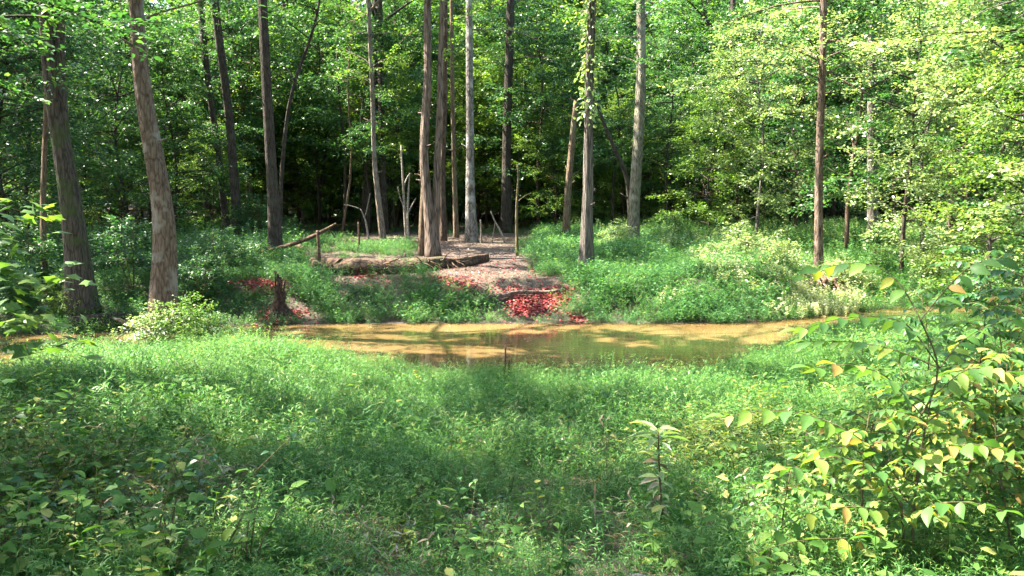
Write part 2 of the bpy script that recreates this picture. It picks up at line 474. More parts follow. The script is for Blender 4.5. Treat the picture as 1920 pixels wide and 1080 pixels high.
for a, b, Yd, rx, ry in [(1103, 40, 20, .7, .5), (1103, 110, 20, .7, .5), (1103, 180, 20, .7, .5), (1103, 250, 20, .6, .5), (1100, 440, 20, .4, .4), (880, 60, 30, .7, .6), (880, 130, 30, .7, .6), (880, 200, 30, .7, .6), (880, 280, 30, .6, .5), (880, 370, 30, .5, .4),
                      (805, 250, 24, .5, .4), (803, 330, 24, .5, .4), (815, 300, 24, .5, .4), (812, 400, 24, .5, .4), (1197, 90, 29, .7, .6), (1190, 420, 29, .6, .5), (1536, 300, 21, .5, .5), (1535, 400, 21, .5, .5), (1535, 470, 21, .5, .5),
                      (305, 600, 13.8, .5, .4), (304, 550, 13.8, .45, .4), (308, 490, 13.8, .35, .4), (306, 410, 13.8, .3, .3), (272, 210, 13.8, .35, .4), (258, 110, 13.8, .35, .4), (290, 310, 13.8, .3, .3), (325, 480, 13.8, .3, .3), (148, 200, 18, .4, .4), (700, 200, 30, .5, .5), (1064, 320, 32, .6, .5), (50, 540, 4.8, .45, .35), (50, 640, 4.7, .4, .3), (30, 390, 5, .3, .3), (40, 60, 8.7, .8, .6), (200, 30, 9.5, .8, .6),
                      (1680, 160, 21, 1.8, 1.5), (1560, 110, 24, 1.6, 1.4), (1720, 330, 20, 1.8, 1.5), (1850, 250, 18, 1.8, 1.5), (1850, 450, 18, 1.8, 1.5), (1700, 450, 21, 1.6, 1.4), (1450, 200, 27, 1.8, 1.5), (1600, 400, 24, 1.6, 1.4), (1850, 80, 17, 1.8, 1.5),
                      (990, 200, 38, 2.4, 2), (1050, 60, 38, 2.2, 2), (730, 70, 36, 2, 2), (640, 200, 37, 1.5, 1.5), (1300, 60, 35, 1.8, 1.6), (1150, 330, 36, 1.6, 1.5), (450, 120, 36, 1.2, 1.2), (560, 60, 38, 1.4, 1.4),
                      (1700, 700, 3.6, .8, .5), (1560, 500, 3.8, .4, .3), (1850, 800, 3.4, .6, .5), (1480, 780, 3.6, .4, .3), (1620, 860, 3.4, .4, .3)]:
    p = at(a, b, Yd); _fl.append((p[0], p[1], p[2], rx, ry))
_fl = np.array(_fl)


def open_to_sun(P, fac=1.12):
    """True where a leaf at P would shade a patch chosen to be sunlit."""
    P = np.asarray(P, float)
    res = np.zeros(len(P), bool)
    for x, y, z, rx, ry in _fl:
        k = (P[:, 2] - z) / SUN[2]
        qx = P[:, 0] - SUN[0] * k; qy = P[:, 1] - SUN[1] * k
        w = .35 * (vnoise(qx * 2.2 + 5, qy * 2.2) - .5)
        res |= ((qx - x) / (rx * fac)) ** 2 + ((qy - y) / (ry * fac)) ** 2 < 1 + w
    k = (P[:, 2] - 3.0) / SUN[2]
    qx = P[:, 0] - SUN[0] * k; qy = P[:, 1] - SUN[1] * k
    nz = .62 * vnoise(qx * .42 + 40, qy * .42 + 3) + .38 * vnoise(qx * 1.3 + 17, qy * 1.3)
    thr = .70 - .27 * sm((qx - 2.5) / 5) * sm((qy - 14) / 8) - .15 * sm((qy - 25) / 8) + .06 * sm((-qx - 3) / 4) * sm((qy - 15) / 3) + .01 * sm((13 - qy) / 3) + .13 * sm((9.5 - qy) / 2.5) * sm((4.5 - qx) / 3)
    return res | (nz > thr)


# ------------------------------------------------------------------ tree builders
def spray(mb, P, D, L, m, size, r, tmpl=LEAF_Q, flat=.35, spread=.9, droop=.15):
    """flat fans of leaves: one twig per row of P"""
    n = len(P)
    if n == 0: return
    D = norm(D)
    S = norm(np.cross(D, np.array([0, 0, 1.0])) + 1e-6)
    tt = (np.arange(m) + .6) / m
    side = np.where(np.arange(m) % 2, 1.0, -1.0)
    pos = P[:, None] + D[:, None] * (L[:, None, None] * tt[None, :, None])
    pos = pos + r.normal(0, .035, (n, m, 3)) + np.array([0, 0, -1.0]) * (droop * L[:, None, None] * tt[None, :, None] ** 2)
    d = D[:, None] * .75 + S[:, None] * (side[None, :, None] * spread) + r.normal(0, .28, (n, m, 3))
    nn = np.array([0, 0, 1.0]) + r.normal(0, flat, (n, m, 3))
    s = size * r.uniform(.65, 1.2, (n, m))
    add_leaves(mb, pos.reshape(-1, 3), d.reshape(-1, 3), nn.reshape(-1, 3), s.ravel(), tmpl)


def leafy_limbs(wood, leaves, trunk, r, nl, z0, R, nsp, m, size, tmpl=LEAF_Q, prof=None, up=(-.1, .85), limb_r=.022, test=None, sl=(.4, 1.0), flat=.78):
    """limbs on a trunk polyline (x,y,z,radius), with leaf sprays along them"""
    z = trunk[:, 2]
    H = z.max()
    zs = z0 + (H - z0) * np.sort(r.random(nl)) ** .9
    az = np.arange(nl) * 2.39996 + r.normal(0, .5, nl)
    for q in range(nl):
        zz = zs[q]
        b = np.array([np.interp(zz, z, trunk[:, k]) for k in range(3)])
        u = (zz - z0) / max(H - z0, .01)
        f = prof(u) if prof else (math.sin(math.pi * min(1, .25 + .75 * u)) * .75 + .25)
        L = R * f * r.uniform(.65, 1.1)
        d = np.array([math.cos(az[q]), math.sin(az[q]), 0])
        rise = r.uniform(*up)
        t = np.linspace(0, 1, 6)[:, None]
        pl = b + d * L * t + np.array([0, 0, 1.0]) * L * (rise * t - .28 * t * t) + np.cumsum(r.normal(0, .035 * L, (6, 3)), 0) * t
        add_tube(wood, pl, limb_r * (.4 + L / max(R, .1)) * np.linspace(1, .25, 6), 5, cap=False)
        k = max(2, int(nsp * (.4 + .6 * L / R)))
        uu = np.sort(r.uniform(.22, 1, k))
        P = np.stack([np.interp(uu, t[:, 0], pl[:, c]) for c in range(3)], 1)
        ang = np.where(np.arange(k) % 2, 1, -1) * r.uniform(.35, 1.15, k) * np.where(uu > .93, .2, 1)
        c_, s_ = np.cos(ang), np.sin(ang)
        D = np.stack([d[0] * c_ - d[1] * s_, d[0] * s_ + d[1] * c_, r.normal(.02, .32, k)], 1)
        Ls = r.uniform(*sl, k) * (1.15 - .4 * uu)
        if test is not None:
            keep = ~test(P + D * Ls[:, None] * .5)
            P, D, Ls = P[keep], D[keep], Ls[keep]
        spray(leaves, P, D, Ls, m, size, r, tmpl, flat)


def crown_high(tr, r, z0, z1, R, n, wood, leaves, test=open_to_sun, size=.30, m=16):
    """wide crown of a tall tree: limbs fan out of the trunk between z0 and z1"""
    nl = 13
    for q in range(nl):
        zz = z0 + (z1 - z0) * (q + r.random()) / nl
        b = np.array([np.interp(zz, tr[:, 2], tr[:, k]) for k in range(3)])
        az = q * 2.39996 + r.normal(0, .4)
        u = (zz - z0) / (z1 - z0)
        L = R * (1 - .55 * u) * r.uniform(.75, 1.15)
        d = np.array([math.cos(az), math.sin(az), 0])
        t = np.linspace(0, 1, 6)[:, None]
        pl = b + d * L * t + np.array([0, 0, 1.0]) * L * (.75 * t - .2 * t * t) + np.cumsum(r.normal(0, .05 * L, (6, 3)), 0) * t
        add_tube(wood, pl, .055 * np.linspace(1, .2, 6), 5, cap=False)
        k = n // nl
        uu = r.uniform(.25, 1.05, k)
        P = np.stack([np.interp(np.minimum(uu, 1), t[:, 0], pl[:, c]) for c in range(3)], 1) + r.normal(0, R * .13, (k, 3))
        D = np.stack([d[0] + r.normal(0, .8, k), d[1] + r.normal(0, .8, k), r.normal(0, .25, k)], 1)
        Ls = r.uniform(.7, 1.4, k)
        if test is not None:
            keep = ~(test(P + norm(D) * Ls[:, None] * .15) | test(P + norm(D) * Ls[:, None] * .95))
            P, D, Ls = P[keep], D[keep], Ls[keep]
        spray(leaves, P, D, Ls, m, size, r, LEAF_Q, .6, .9)


def trunk_path(spec, Yd, dy=0.0, htop=None, taper=.985):
    """photo outline (px, py, width px), base last, put at distance Yd as a real trunk that goes on above the picture"""
    pts = []
    base_py = spec[-1][1]
    for px, py, w in spec:
        yy = Yd + dy * (base_py - py) / 500.0
        p = at(px, py, yy)
        dep = p[1] * CT - (p[2] - CAM[2]) * ST
        pts.append([p[0], p[1], p[2], w / 2 * dep / F])
    pts = np.array(pts[::-1])
    z = terrain(pts[0, 0], pts[0, 1])
    pts[0, 2] = z - .15
    if htop:
        d = norm(pts[-1, :3] - pts[-2, :3]); d = norm(d * .5 + np.array([0, 0, .5]))
        n = 6
        L = htop - pts[-1, 2]
        e = [np.concatenate([pts[-1, :3] + d * L * (k / n) + np.array([.12 * math.sin(k * 1.3 + pts[0, 0]), .1 * math.cos(k + pts[0, 0]), 0]) * k / n, [pts[-1, 3] * (1 - .75 * k / n)]]) for k in range(1, n + 1)]
        pts = np.concatenate([pts, e])
    return pts


def flare(tr, amt=.55, h=.55):
    z0 = tr[0, 2]
    tr = tr.copy()
    tr[:, 3] *= 1 + amt * np.exp(-(tr[:, 2] - z0) / h)
    return tr


def roots(mb, tr, r, n=5, L=.7):
    b = tr[0, :3]; rad = tr[0, 3]
    for q in range(n):
        a = q * 6.283 / n + r.normal(0, .3)
        d = np.array([math.cos(a), math.sin(a), 0])
        t = np.linspace(0, 1, 5)
        p = b + d * (t[:, None] * (rad + L * r.uniform(.6, 1.2)) * .8)
        p[:, 2] = terrain(p[:, 0], p[:, 1]) + .30 * (1 - t) ** 1.8 - .04
        add_tube(mb, p, rad * np.linspace(.42, .1, 5), 6, cap=False)


def main_tree(label, spec, bark, htop=17, dy=0, crown=(9.5, 4.5, 150), group=None, flute=.10, seed=1, seg=18, name='tree', fl=.45, low=None, bough=None, leaf=None, extra_stem=None, lobes=5, cat='tree', Yd=None):
    r = np.random.default_rng(seed)
    Yd = Yd or ground(spec[-1][0], spec[-1][1])[1]
    spec = [(a, b, c * .93 / (1 + .6 * flute)) for a, b, c in spec]
    tr = trunk_path(spec, Yd, dy, htop)
    base = tr[0, :3].copy(); base[2] += .15
    root = thing(name, label, cat, base, 0, group)
    wood, leaves = MB(), MB()
    n = 40 if htop else 26
    rs = flare(resample(tr, n), fl)
    add_tube(wood, rs - np.array([*base, 0]) if False else rs[:, :3] - base, rs[:, 3], seg, flute, seed, lobes)
    if fl > .3:
        w2 = MB(); roots(w2, rs, r, 5, rs[0, 3] * 1.6)
        for v_, l_, t_ in zip(w2.v, w2.l, w2.t): wood.add(v_ - base, l_ - 0 if False else l_ - l_.min(), t_)
    if extra_stem is not None:
        t2 = trunk_path([(a, b, c * .93 / (1 + .6 * flute)) for a, b, c in extra_stem], Yd + .05, dy, htop)
        t2[0, 2] = max(t2[0, 2], tr[0, 2])
        r2 = resample(t2, 36)
        add_tube(wood, r2[:, :3] - base, r2[:, 3], 14, flute, seed + 5, lobes)
    for q in range(7):                          # stubs of lost branches
        k = int(r.integers(3, n - 4)) if not htop else int(r.integers(4, 26))
        a = r.uniform(0, 6.28); L = r.uniform(.08, .35); d = np.array([math.cos(a), math.sin(a), r.uniform(.1, .6)])
        if rs[k, 2] > base[2] + .8: add_tube(wood, rs[k, :3] - base + d * rs[k, 3] * .6 + norm(d) * np.linspace(0, L, 4)[:, None] + r.normal(0, .01, (4, 3)), np.linspace(.03, .012, 4), 6)
    cz = rs.copy()
    if crown:
        crown_high(cz, r, crown[0], (htop or cz[-1, 2]) - .3, crown[1] * 1.25, int(crown[2] * 2.2), WoodShift(wood, base), WoodShift(leaves, base))
    if low:
        leafy_limbs(WoodShift(wood, base), WoodShift(leaves, base), cz[cz[:, 2] < low[1]], r, low[2], low[0], low[3], 9, 14, .1, limb_r=.02, test=None)
    lb = MB()
    if bough:
        leafy_limbs(WoodShift(wood, base), WoodShift(lb, base), cz[cz[:, 2] < bough[1]], r, bough[2], bough[0], bough[3], 10, 18, .088, limb_r=.02, prof=lambda u: r.uniform(.5, 1.1))
    link('trunk', wood.mesh('trunk', bark, True), root)
    if leaves.n:
        link('crown', leaves.mesh('crown', leaf or CANOPY), root)
    if lb.n:
        link('lower_boughs', lb.mesh('lower_boughs', bough[4]), root)
    return root, rs, base


class WoodShift:
    """adds to a mesh builder relative to a base point"""
    def __init__(self, mb, base): self.mb = mb; self.b = np.asarray(base)
    def add(self, v, l, t): self.mb.add(np.asarray(v).reshape(-1, 3) - self.b, l, t)


# ------------------------------------------------------------------ the trees one can tell apart (photo outline: px, py, width px)
LEAN, LEAN_TR, LEAN_B = main_tree('stout leaning curved grey trunk on the near bank, pale flared base among sunlit weeds',
    [(252, -60, 27), (254, 0, 29), (258, 90, 31), (266, 160, 35), (275, 220, 37), (287, 290, 38), (300, 350, 40), (308, 410, 44), (310, 460, 48), (307, 520, 50), (305, 560, 54), (305, 600, 62), (305, 632, 70)],
    bark_mat('leaning_tree_bark', (.065, .042, .028), (.19, .135, .095), patch=(.32, .29, .24), patch_amt=.6, scale=(20, 20, 5)), 16, bough=(5.6, 7.5, 7, 1.5, LEAF_MID), seed=2, fl=.25, flute=.06, crown=(10, 5, 170))
main_tree('thickest trunk at the left edge with mossy foot and split upper stem',
    [(84, -40, 26), (86, 60, 28), (94, 150, 32), (106, 230, 36), (122, 310, 40), (135, 400, 45), (143, 470, 50), (150, 540, 56), (156, 598, 68)],
    BARK_MOSS, 18, seed=3, fl=.3, flute=.12, crown=(9, 5, 180), bough=(3.6, 7.5, 12, 1.6, LEAF_DEEP), extra_stem=[(118, -40, 16), (112, 60, 18), (112, 150, 20), (116, 220, 24), (124, 300, 28), (134, 380, 26)])
main_tree('thin pale pole-like tree close behind the thickest left trunk',
    [(90, 60, 9), (87, 200, 10), (83, 300, 11), (80, 400, 12), (82, 470, 13), (86, 545, 14)], BARK_TAN, 14, seed=4, fl=.1, crown=(9, 4, 120))
main_tree('dark slim trunk, left one of a leaning pair behind the leaning grey tree',
    [(375, -30, 12), (378, 40, 13), (386, 120, 13), (397, 200, 13), (408, 280, 14), (417, 360, 14), (428, 448, 17)], BARK_DARK, 18, bough=(6.2, 10.5, 11, 2.0, LEAF_MID), seed=5, fl=.2, crown=(9.5, 4.5, 140))
main_tree('dark slim trunk, right one of a leaning pair behind the leaning grey tree',
    [(400, -30, 16), (406, 40, 17), (417, 120, 17), (428, 200, 17), (436, 290, 18), (441, 370, 19), (449, 455, 24)], BARK_DARK, 19, bough=(6.8, 10, 10, 1.9, LEAF_MID), seed=6, fl=.2, crown=(9.5, 4.5, 140))
main_tree('tall straight dark brown trunk behind the raised dead branch',
    [(490, -30, 19), (494, 50, 20), (499, 150, 21), (505, 260, 22), (511, 360, 24), (515, 430, 27), (517, 484, 32)], BARK_DARK, 19, seed=7, fl=.25, crown=(9, 5, 170), bough=(6.2, 9.5, 8, 1.8, LEAF_MID))
main_tree('thin pale brown trunk with a slight bend left of the double trunk',
    [(690, -20, 8), (694, 90, 9), (698, 160, 9), (700, 240, 10), (702, 310, 10), (709, 370, 12), (719, 448, 14)], BARK_PALE, 15, bough=(6.0, 9.5, 10, 1.8, LEAF_YEL), seed=8, fl=.1, crown=(9, 3.5, 90))
main_tree('narrow dark trunk just right of the thin pale bent one',
    [(712, -20, 10), (714, 150, 12), (717, 300, 13), (723, 438, 16)], BARK_DARK, 17, seed=9, fl=.1, crown=(9, 4, 110))
main_tree('reddish double trunk forking from one base behind the hollow log',
    [(803, -40, 14), (800, 60, 15), (804, 130, 16), (799, 200, 18), (793, 290, 18), (797, 350, 19), (808, 420, 25), (812, 484, 33)],
    BARK_RED, 18, bough=(6.2, 9, 8, 1.8, LEAF_YEL), seed=10, fl=.2, flute=.2, lobes=4, crown=(10, 5, 160), extra_stem=[(830, -40, 11), (828, 60, 12), (824, 140, 13), (827, 200, 14), (819, 280, 15), (820, 350, 17), (813, 430, 20)])
main_tree('tan trunk partly hidden by the left side of the double trunk',
    [(802, -20, 9), (801, 150, 10), (798, 300, 11), (792, 400, 13), (790, 480, 16)], BARK_TAN, 16, seed=11, fl=.05, crown=(9.5, 4, 100))
main_tree('short dark trunk showing between the double trunk and the mottled grey one',
    [(836, -20, 9), (834, 200, 10), (829, 330, 12), (832, 452, 16)], BARK_BROWN, 16, seed=12, fl=.1, crown=(9.5, 4, 100))
main_tree('straight trunk with sun mottled grey bark at the head of the path',
    [(879, -40, 14), (880, 60, 15), (880, 160, 15), (881, 260, 16), (881, 340, 18), (882, 400, 22), (884, 455, 28)],
    bark_mat('mottled_grey_bark', (.08, .06, .048), (.24, .215, .19), scale=(14, 14, 6), patch=(.42, .40, .37), patch_amt=.7), 19, bough=(7.6, 10.5, 9, 2.0, LEAF_YEL), seed=13, fl=.2, crown=(10, 5, 150))
main_tree('tall shaded grey brown trunk standing right of the mottled grey one',
    [(958, -40, 16), (956, 60, 17), (953, 150, 17), (950, 260, 18), (949, 340, 19), (950, 436, 25)], BARK_DARK, 20, bough=(6.0, 11.5, 16, 2.6, LEAF_YEL), seed=14, fl=.15, crown=(10.5, 5, 150))
main_tree('slender shaded trunk in the gap between double trunk and mottled trunk',
    [(847, 40, 8), (848, 160, 9), (851, 300, 9), (856, 446, 12)], BARK_TAN, 15, seed=15, fl=.1, crown=(10, 3.5, 80))
main_tree('broken off snag without crown leaning behind the furrowed trunk',
    [(1080, 188, 9), (1076, 230, 12), (1071, 290, 13), (1066, 350, 14), (1063, 400, 15), (1061, 448, 19)], BARK_TAN, None, seed=16, fl=.15, crown=None, name='dead_tree')
IVY, IVY_TR, IVY_B = main_tree('deeply furrowed grey trunk on the far bank with sunlit ivy climbing high',
    [(1112, -40, 17), (1108, 40, 18), (1105, 120, 18), (1103, 200, 19), (1103, 280, 20), (1102, 350, 22), (1100, 420, 25), (1098, 470, 29), (1100, 516, 37)],
    bark_mat('furrowed_grey_bark', (.04, .03, .024), (.22, .19, .16), scale=(34, 34, 1.8), bump=1.0), 17, bough=(5.2, 8.5, 10, 1.5, LEAF_YEL), seed=17, fl=.25, flute=.30, lobes=6, crown=(10, 4.5, 130))
main_tree('smooth olive grey trunk leaning right in the weeds right of the furrowed one',
    [(1201, -40, 17), (1202, 50, 18), (1203, 120, 19), (1199, 220, 21), (1194, 310, 22), (1188, 390, 23), (1187, 462, 28)], bark_mat('olive_grey_bark', (.055, .05, .033), (.20, .18, .125), patch=(.3, .29, .22), patch_amt=.5), 18, bough=(6.0, 10, 13, 2.3, LEAF_MID), seed=18, fl=.15, crown=(10, 4.5, 120), dy=1)
main_tree('brown trunk with peeling patches above the tangle of dead brush',
    [(1322, 30, 12), (1328, 90, 13), (1336, 170, 14), (1338, 240, 14), (1336, 310, 14), (1342, 370, 16), (1347, 425, 19)], BARK_BROWN, 17, bough=(6.0, 10.5, 13, 2.3, LEAF_MID), seed=19, fl=.1, crown=(10, 4, 100))
main_tree('lone reddish brown slim trunk rooted in the sunny right far bank',
    [(1544, -40, 15), (1543, 60, 15), (1541, 150, 15), (1538, 240, 15), (1535, 330, 16), (1535, 420, 17), (1535, 490, 19), (1535, 528, 24)],
    bark_mat('reddish_brown_bark', (.05, .032, .022), (.19, .13, .095), patch=(.26, .2, .15), patch_amt=.5), 16, bough=(4.3, 8.2, 20, 2.5, LEAF_PALE_GLARE), seed=20, fl=.2, crown=(9.5, 4, 60))
main_tree('very thin dark sapling trunk right of the lone reddish trunk',
    [(1712, 250, 5), (1706, 320, 7), (1697, 390, 8), (1692, 460, 9), (1689, 530, 11)], BARK_DARK, 7.5, seed=21, fl=.1, crown=None, low=(2.6, 7.5, 22, 1.7), leaf=LEAF_PALE_GLARE, name='sapling', cat='sapling')
main_tree('thin dark leaning stem right of the tall straight dark brown trunk',
    [(592, 40, 6), (576, 90, 6), (556, 140, 7), (541, 200, 7), (532, 270, 8), (527, 340, 8), (524, 460, 10)], BARK_DARK, 10, seed=22, fl=.1, crown=None, low=(5.5, 10, 14, 1.5), leaf=LEAF_MID, name='sapling', cat='sapling')
main_tree('thin dark trunk leaning into the smooth olive grey trunk',
    [(1118, 190, 6), (1132, 230, 7), (1150, 275, 8), (1165, 305, 9), (1178, 340, 10), (1185, 455, 10)], BARK_DARK, None, seed=23, fl=.1, crown=None, name='leaning_stem', cat='tree')
main_tree('crooked dark understory tree just right of the smooth olive grey trunk',
    [(1262, 60, 5), (1245, 100, 6), (1232, 150, 7), (1218, 200, 8), (1214, 290, 9), (1216, 430, 11)], BARK_DARK, 9, seed=24, fl=.1, crown=None, low=(3.5, 9, 24, 2.2), leaf=LEAF_MID)
main_tree('thick black shaded stub deep in the woods left of the pale bent trunk',
    [(578, 250, 16), (577, 300, 17), (575, 350, 18), (576, 420, 24)], BARK_DARK, None, seed=25, fl=.15, crown=None, name='dead_tree')
main_tree('dim trunk high among pale leaves at the upper right',
    [(1795, -40, 24), (1795, 40, 25), (1793, 150, 26), (1790, 300, 28), (1790, 470, 32)], BARK_BROWN, 18, bough=(5.5, 10, 12, 2.4, LEAF_YEL), seed=26, fl=.1, crown=(10, 4.5, 70), Yd=29)
main_tree('grey trunk veiled by leaves between the lone reddish trunk and the right edge',
    [(1632, -40, 17), (1634, 60, 18), (1635, 200, 19), (1635, 330, 20), (1636, 470, 24)], BARK_GREY, 18, bough=(6.5, 10, 12, 2.4, LEAF_PALE_GLARE), seed=27, fl=.1, crown=(10, 4.5, 70), Yd=31)

# ivy on the furrowed trunk, a part of that tree
r = np.random.default_rng(5)
mb = MB()
n = 900
zz = r.uniform(4.2, 9.5, n)
bx = np.stack([np.interp(zz, IVY_TR[:, 2], IVY_TR[:, k]) for k in range(4)], 1)
a = r.uniform(0, 6.283, n)
dd = np.stack([np.cos(a), np.sin(a), r.normal(-.2, .3, n)], 1)
P = bx[:, :3] + dd * (bx[:, 3] + r.gamma(1.3, .085, n) * (.4 + .6 * vnoise(zz * 1.4, a)))[:, None]
add_leaves(mb, P - IVY_B, dd + r.normal(0, .5, (n, 3)) + np.array([0, 0, -.4]), dd + r.normal(0, .5, (n, 3)) + np.array([0, 0, .6]), r.uniform(.07, .14, n), LEAF_H)
link('ivy', mb.mesh('ivy', LEAF_PALE_GLARE), IVY)
# bare vine hanging by the leaning tree
# ------------------------------------------------------------------ unseen tall trees added beyond the frame to shade the clearing
r = np.random.default_rng(77)
spots = []
for yy in np.arange(-10, 44, 5.2):
    for xx in np.arange(-34, 34, 5.2):
        x, y = xx + r.uniform(-1.5, 1.5), yy + r.uniform(-1.5, 1.5)
        if y > -3 and abs(x) < y * .62 + 2.2 and y > 0: continue
        if -3 < y < 3 and abs(x) < 3.5: continue
        spots.append((x, y))
for q, (x, y) in enumerate(spots):
    z = float(terrain(x, y))
    if -.05 < y - float(ynear(np.array(x))) < 6 and z < .05: continue
    rr = np.random.default_rng(500 + q)
    H = rr.uniform(15, 20)
    w, l = MB(), MB()
    tp = np.array([[x + .25 * math.sin(k * .8 + q), y + .25 * math.cos(k * .7 + q), z - .2 + (H + .2) * k / 9, .2 * (1.05 - k / 10)] for k in range(10)])
    tp = flare(tp, .4)
    base = np.array([x, y, z])
    add_tube(w, tp[:, :3] - base, tp[:, 3], 10, .08, q)
    crown_high(tp, rr, 8.0, H - .3, 5.0, 280, WoodShift(w, base), WoodShift(l, base))
    t = thing('tree', 'unseen tall canopy tree added beyond the picture to shade the clearing', 'tree', base, 0, 'unseen canopy trees added for shade')
    link('trunk', w.mesh('trunk', [BARK_BROWN, BARK_GREY, BARK_DARK][q % 3], True), t)
    if l.n: link('crown', l.mesh('crown', CANOPY), t)

# ------------------------------------------------------------------ woods behind: tall trees and leafy understory, copies of a few
FARAWAY = (0, -400, -60)


def tall_proto(seed, bark):
    r = np.random.default_rng(seed)
    H = 18
    tp = np.array([[.3 * math.sin(k * .8 + seed), .3 * math.cos(k * .7 + seed), -.3 + (H + .3) * k / 9, .17 * (1.05 - k / 10.5)] for k in range(10)])
    tp[0, :2] = 0
    w, l = MB(), MB()
    add_tube(w, tp[:, :3], tp[:, 3], 9, .08, seed)
    crown_high(tp, r, 6.0, H - .3, 4.4, 320, w, l, test=None, size=.22, m=16)
    t = thing('tree', 'x', 'tree')
    link('trunk', w.mesh('trunk', bark, True), t)
    link('crown', l.mesh('crown', CANOPY), t)
    return t


def under_proto(seed, H, R, z0, nl, size, mat, bark, nsp=24, m=20, name='tree', cat='tree'):
    r = np.random.default_rng(seed)
    tp = np.array([[.35 * math.sin(k * .9 + seed) * k / 9, .35 * math.cos(k * .8 + seed) * k / 9, -.25 + (H + .25) * k / 9, .065 * (H / 8) * (1.08 - k / 9)] for k in range(10)])
    w, l = MB(), MB()
    add_tube(w, tp[:, :3], np.maximum(tp[:, 3], .008), 7, .06, seed)
    leafy_limbs(w, l, tp, r, nl, z0, R, nsp, m, size, limb_r=.02)
    t = thing(name, 'x', cat)
    link('trunk', w.mesh('trunk', bark, True), t)
    link('crown', l.mesh('crown', mat), t)
    return t


def region(x):
    return 'left of the leaning pair' if x < -9 else 'behind the raised dead branch' if x < -3 else 'behind the double trunk' if x < 3 else 'right of the furrowed trunk' if x < 10 else 'behind the sunny right bank'


rs_ = np.random.default_rng(21)
TALL = [tall_proto(31, BARK_BROWN), tall_proto(32, BARK_BROWN), tall_proto(33, BARK_DARK), tall_proto(34, BARK_GREY)]
used = set()


def place(protos, k, x, y, rz, s, label, group, tilt=(0, 0)):
    p = protos[k]
    loc = (x, y, float(terrain(x, y)))
    if p.name not in used:
        used.add(p.name)
        p.location = loc; p.rotation_euler = (*tilt, rz); p.scale = (s, s, s); p['label'] = label
        if group: p['group'] = group
        return p
    return copy_thing(p, loc, rz, s, label, group, tilt)


cnt = 0
taken = []
while cnt < 88:
    y = 36 + 75 * rs_.random() ** 1.25
    x = rs_.uniform(-.66, .66) * (y + 4)
    if any((x - a) ** 2 + (y - b) ** 2 < 4 for a, b in taken): continue
    taken.append((x, y))
    xr = x / y * 30
    place(TALL, cnt % 4, x, y, rs_.uniform(0, 6.28), rs_.uniform(.75, 1.25) * (.8 if cnt % 3 else 1.1), 'tall dim trunk deep in the shaded woods ' + region(xr), 'deep wood trees ' + region(xr), tuple(rs_.normal(0, .03, 2)))
    cnt += 1
# thin poles in the dark gap under the leaves
UND = [under_proto(41, 8.5, 2.9, 1.7, 52, .108, LEAF_MID, BARK_DARK), under_proto(42, 9.5, 3.2, 1.9, 58, .112, LEAF_DEEP, BARK_BROWN),
       under_proto(43, 7.5, 2.8, 1.6, 50, .105, LEAF_YEL, BARK_DARK), under_proto(44, 10, 3.3, 2.2, 58, .112, LEAF_MID, BARK_DARK),
       under_proto(45, 8, 3.0, .7, 56, .105, LEAF_DEEP, BARK_DARK), under_proto(49, 7.5, 3.0, .5, 56, .10, LEAF_YEL, BARK_BROWN)]  # last variant stands for lit low trees, sunlight put into its yellow green
PALE = [under_proto(46, 7.5, 2.6, .9, 44, .10, LEAF_PALE_GLARE, BARK_GREY), under_proto(47, 8.5, 2.9, 1.4, 50, .11, LEAF_MID, BARK_BROWN), under_proto(48, 6, 2.3, .5, 42, .09, LEAF_YEL, BARK_DARK)]
spots = [  # px, distance, variant, scale
    (690, 36, 0, 1), (600, 40, 3, 1), (900, 43, 2, 1.1), (1010, 38, 1, 1), (1060, 44, 3, 1), (1150, 37, 0, 1), (1250, 35, 0, .9), (560, 44, 1, 1.1), (470, 37, 1, 1), (390, 36, 4, 1), (330, 31, 4, .95),
    (235, 29, 4, 1), (190, 36, 1, 1), (55, 27, 4, 1.05), (15, 23, 4, .9), (-70, 22, 1, 1), (760, 46, 3, 1.1), (830, 50, 0, 1.2), (650, 52, 1, 1.2), (980, 52, 2, 1.2), (1110, 52, 1, 1.2), (1200, 46, 2, 1), (500, 52, 4, 1.2),
    (420, 48, 4, 1.2), (300, 42, 1, 1.1), (120, 42, 4, 1.1), (0, 38, 4, 1.1), (1290, 44, 3, 1.1), (1350, 52, 0, 1.3), (740, 38, 2, .95), (280, 36, 0, 1), (1020, 46, 0, 1.1), (345, 41, 4, .8), (455, 43, 5, .9), (530, 41, 5, .8), (230, 40, 5, .9), (1040, 37, 5, .62), (1100, 41, 4, .7), (1170, 40, 5, .8), (1260, 39, 4, .85), (1320, 41, 5, .9), (1390, 43, 4, 1), (120, 33, 5, .85), (400, 33, 5, .55), (620, 58, 4, 1), (760, 60, 5, 1), (880, 58, 4, .9), (700, 50, 5, .9), (940, 52, 5, .9), (1080, 49, 5, .9), (1180, 50, 4, .9), (560, 50, 5, .9), (1010, 60, 5, 1), (820, 64, 5, 1)]
for px, Yd, k, s in spots:
    x = (px - 960) / F * Yd
    place(UND, k, x, Yd, rs_.uniform(0, 6.28), s, 'leafy understory tree with layered green sprays ' + region(x / Yd * 30), 'understory trees ' + region(x / Yd * 30))
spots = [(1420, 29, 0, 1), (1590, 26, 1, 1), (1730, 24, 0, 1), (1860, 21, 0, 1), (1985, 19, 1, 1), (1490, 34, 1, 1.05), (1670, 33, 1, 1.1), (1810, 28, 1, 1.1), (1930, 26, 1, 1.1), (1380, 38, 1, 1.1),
         (1560, 40, 0, 1.3), (1700, 42, 1, 1.3), (1850, 38, 1, 1.3), (2000, 34, 0, 1.3), (1450, 46, 1, 1.3), (1930, 17, 2, .9), (1330, 31, 2, .9)]
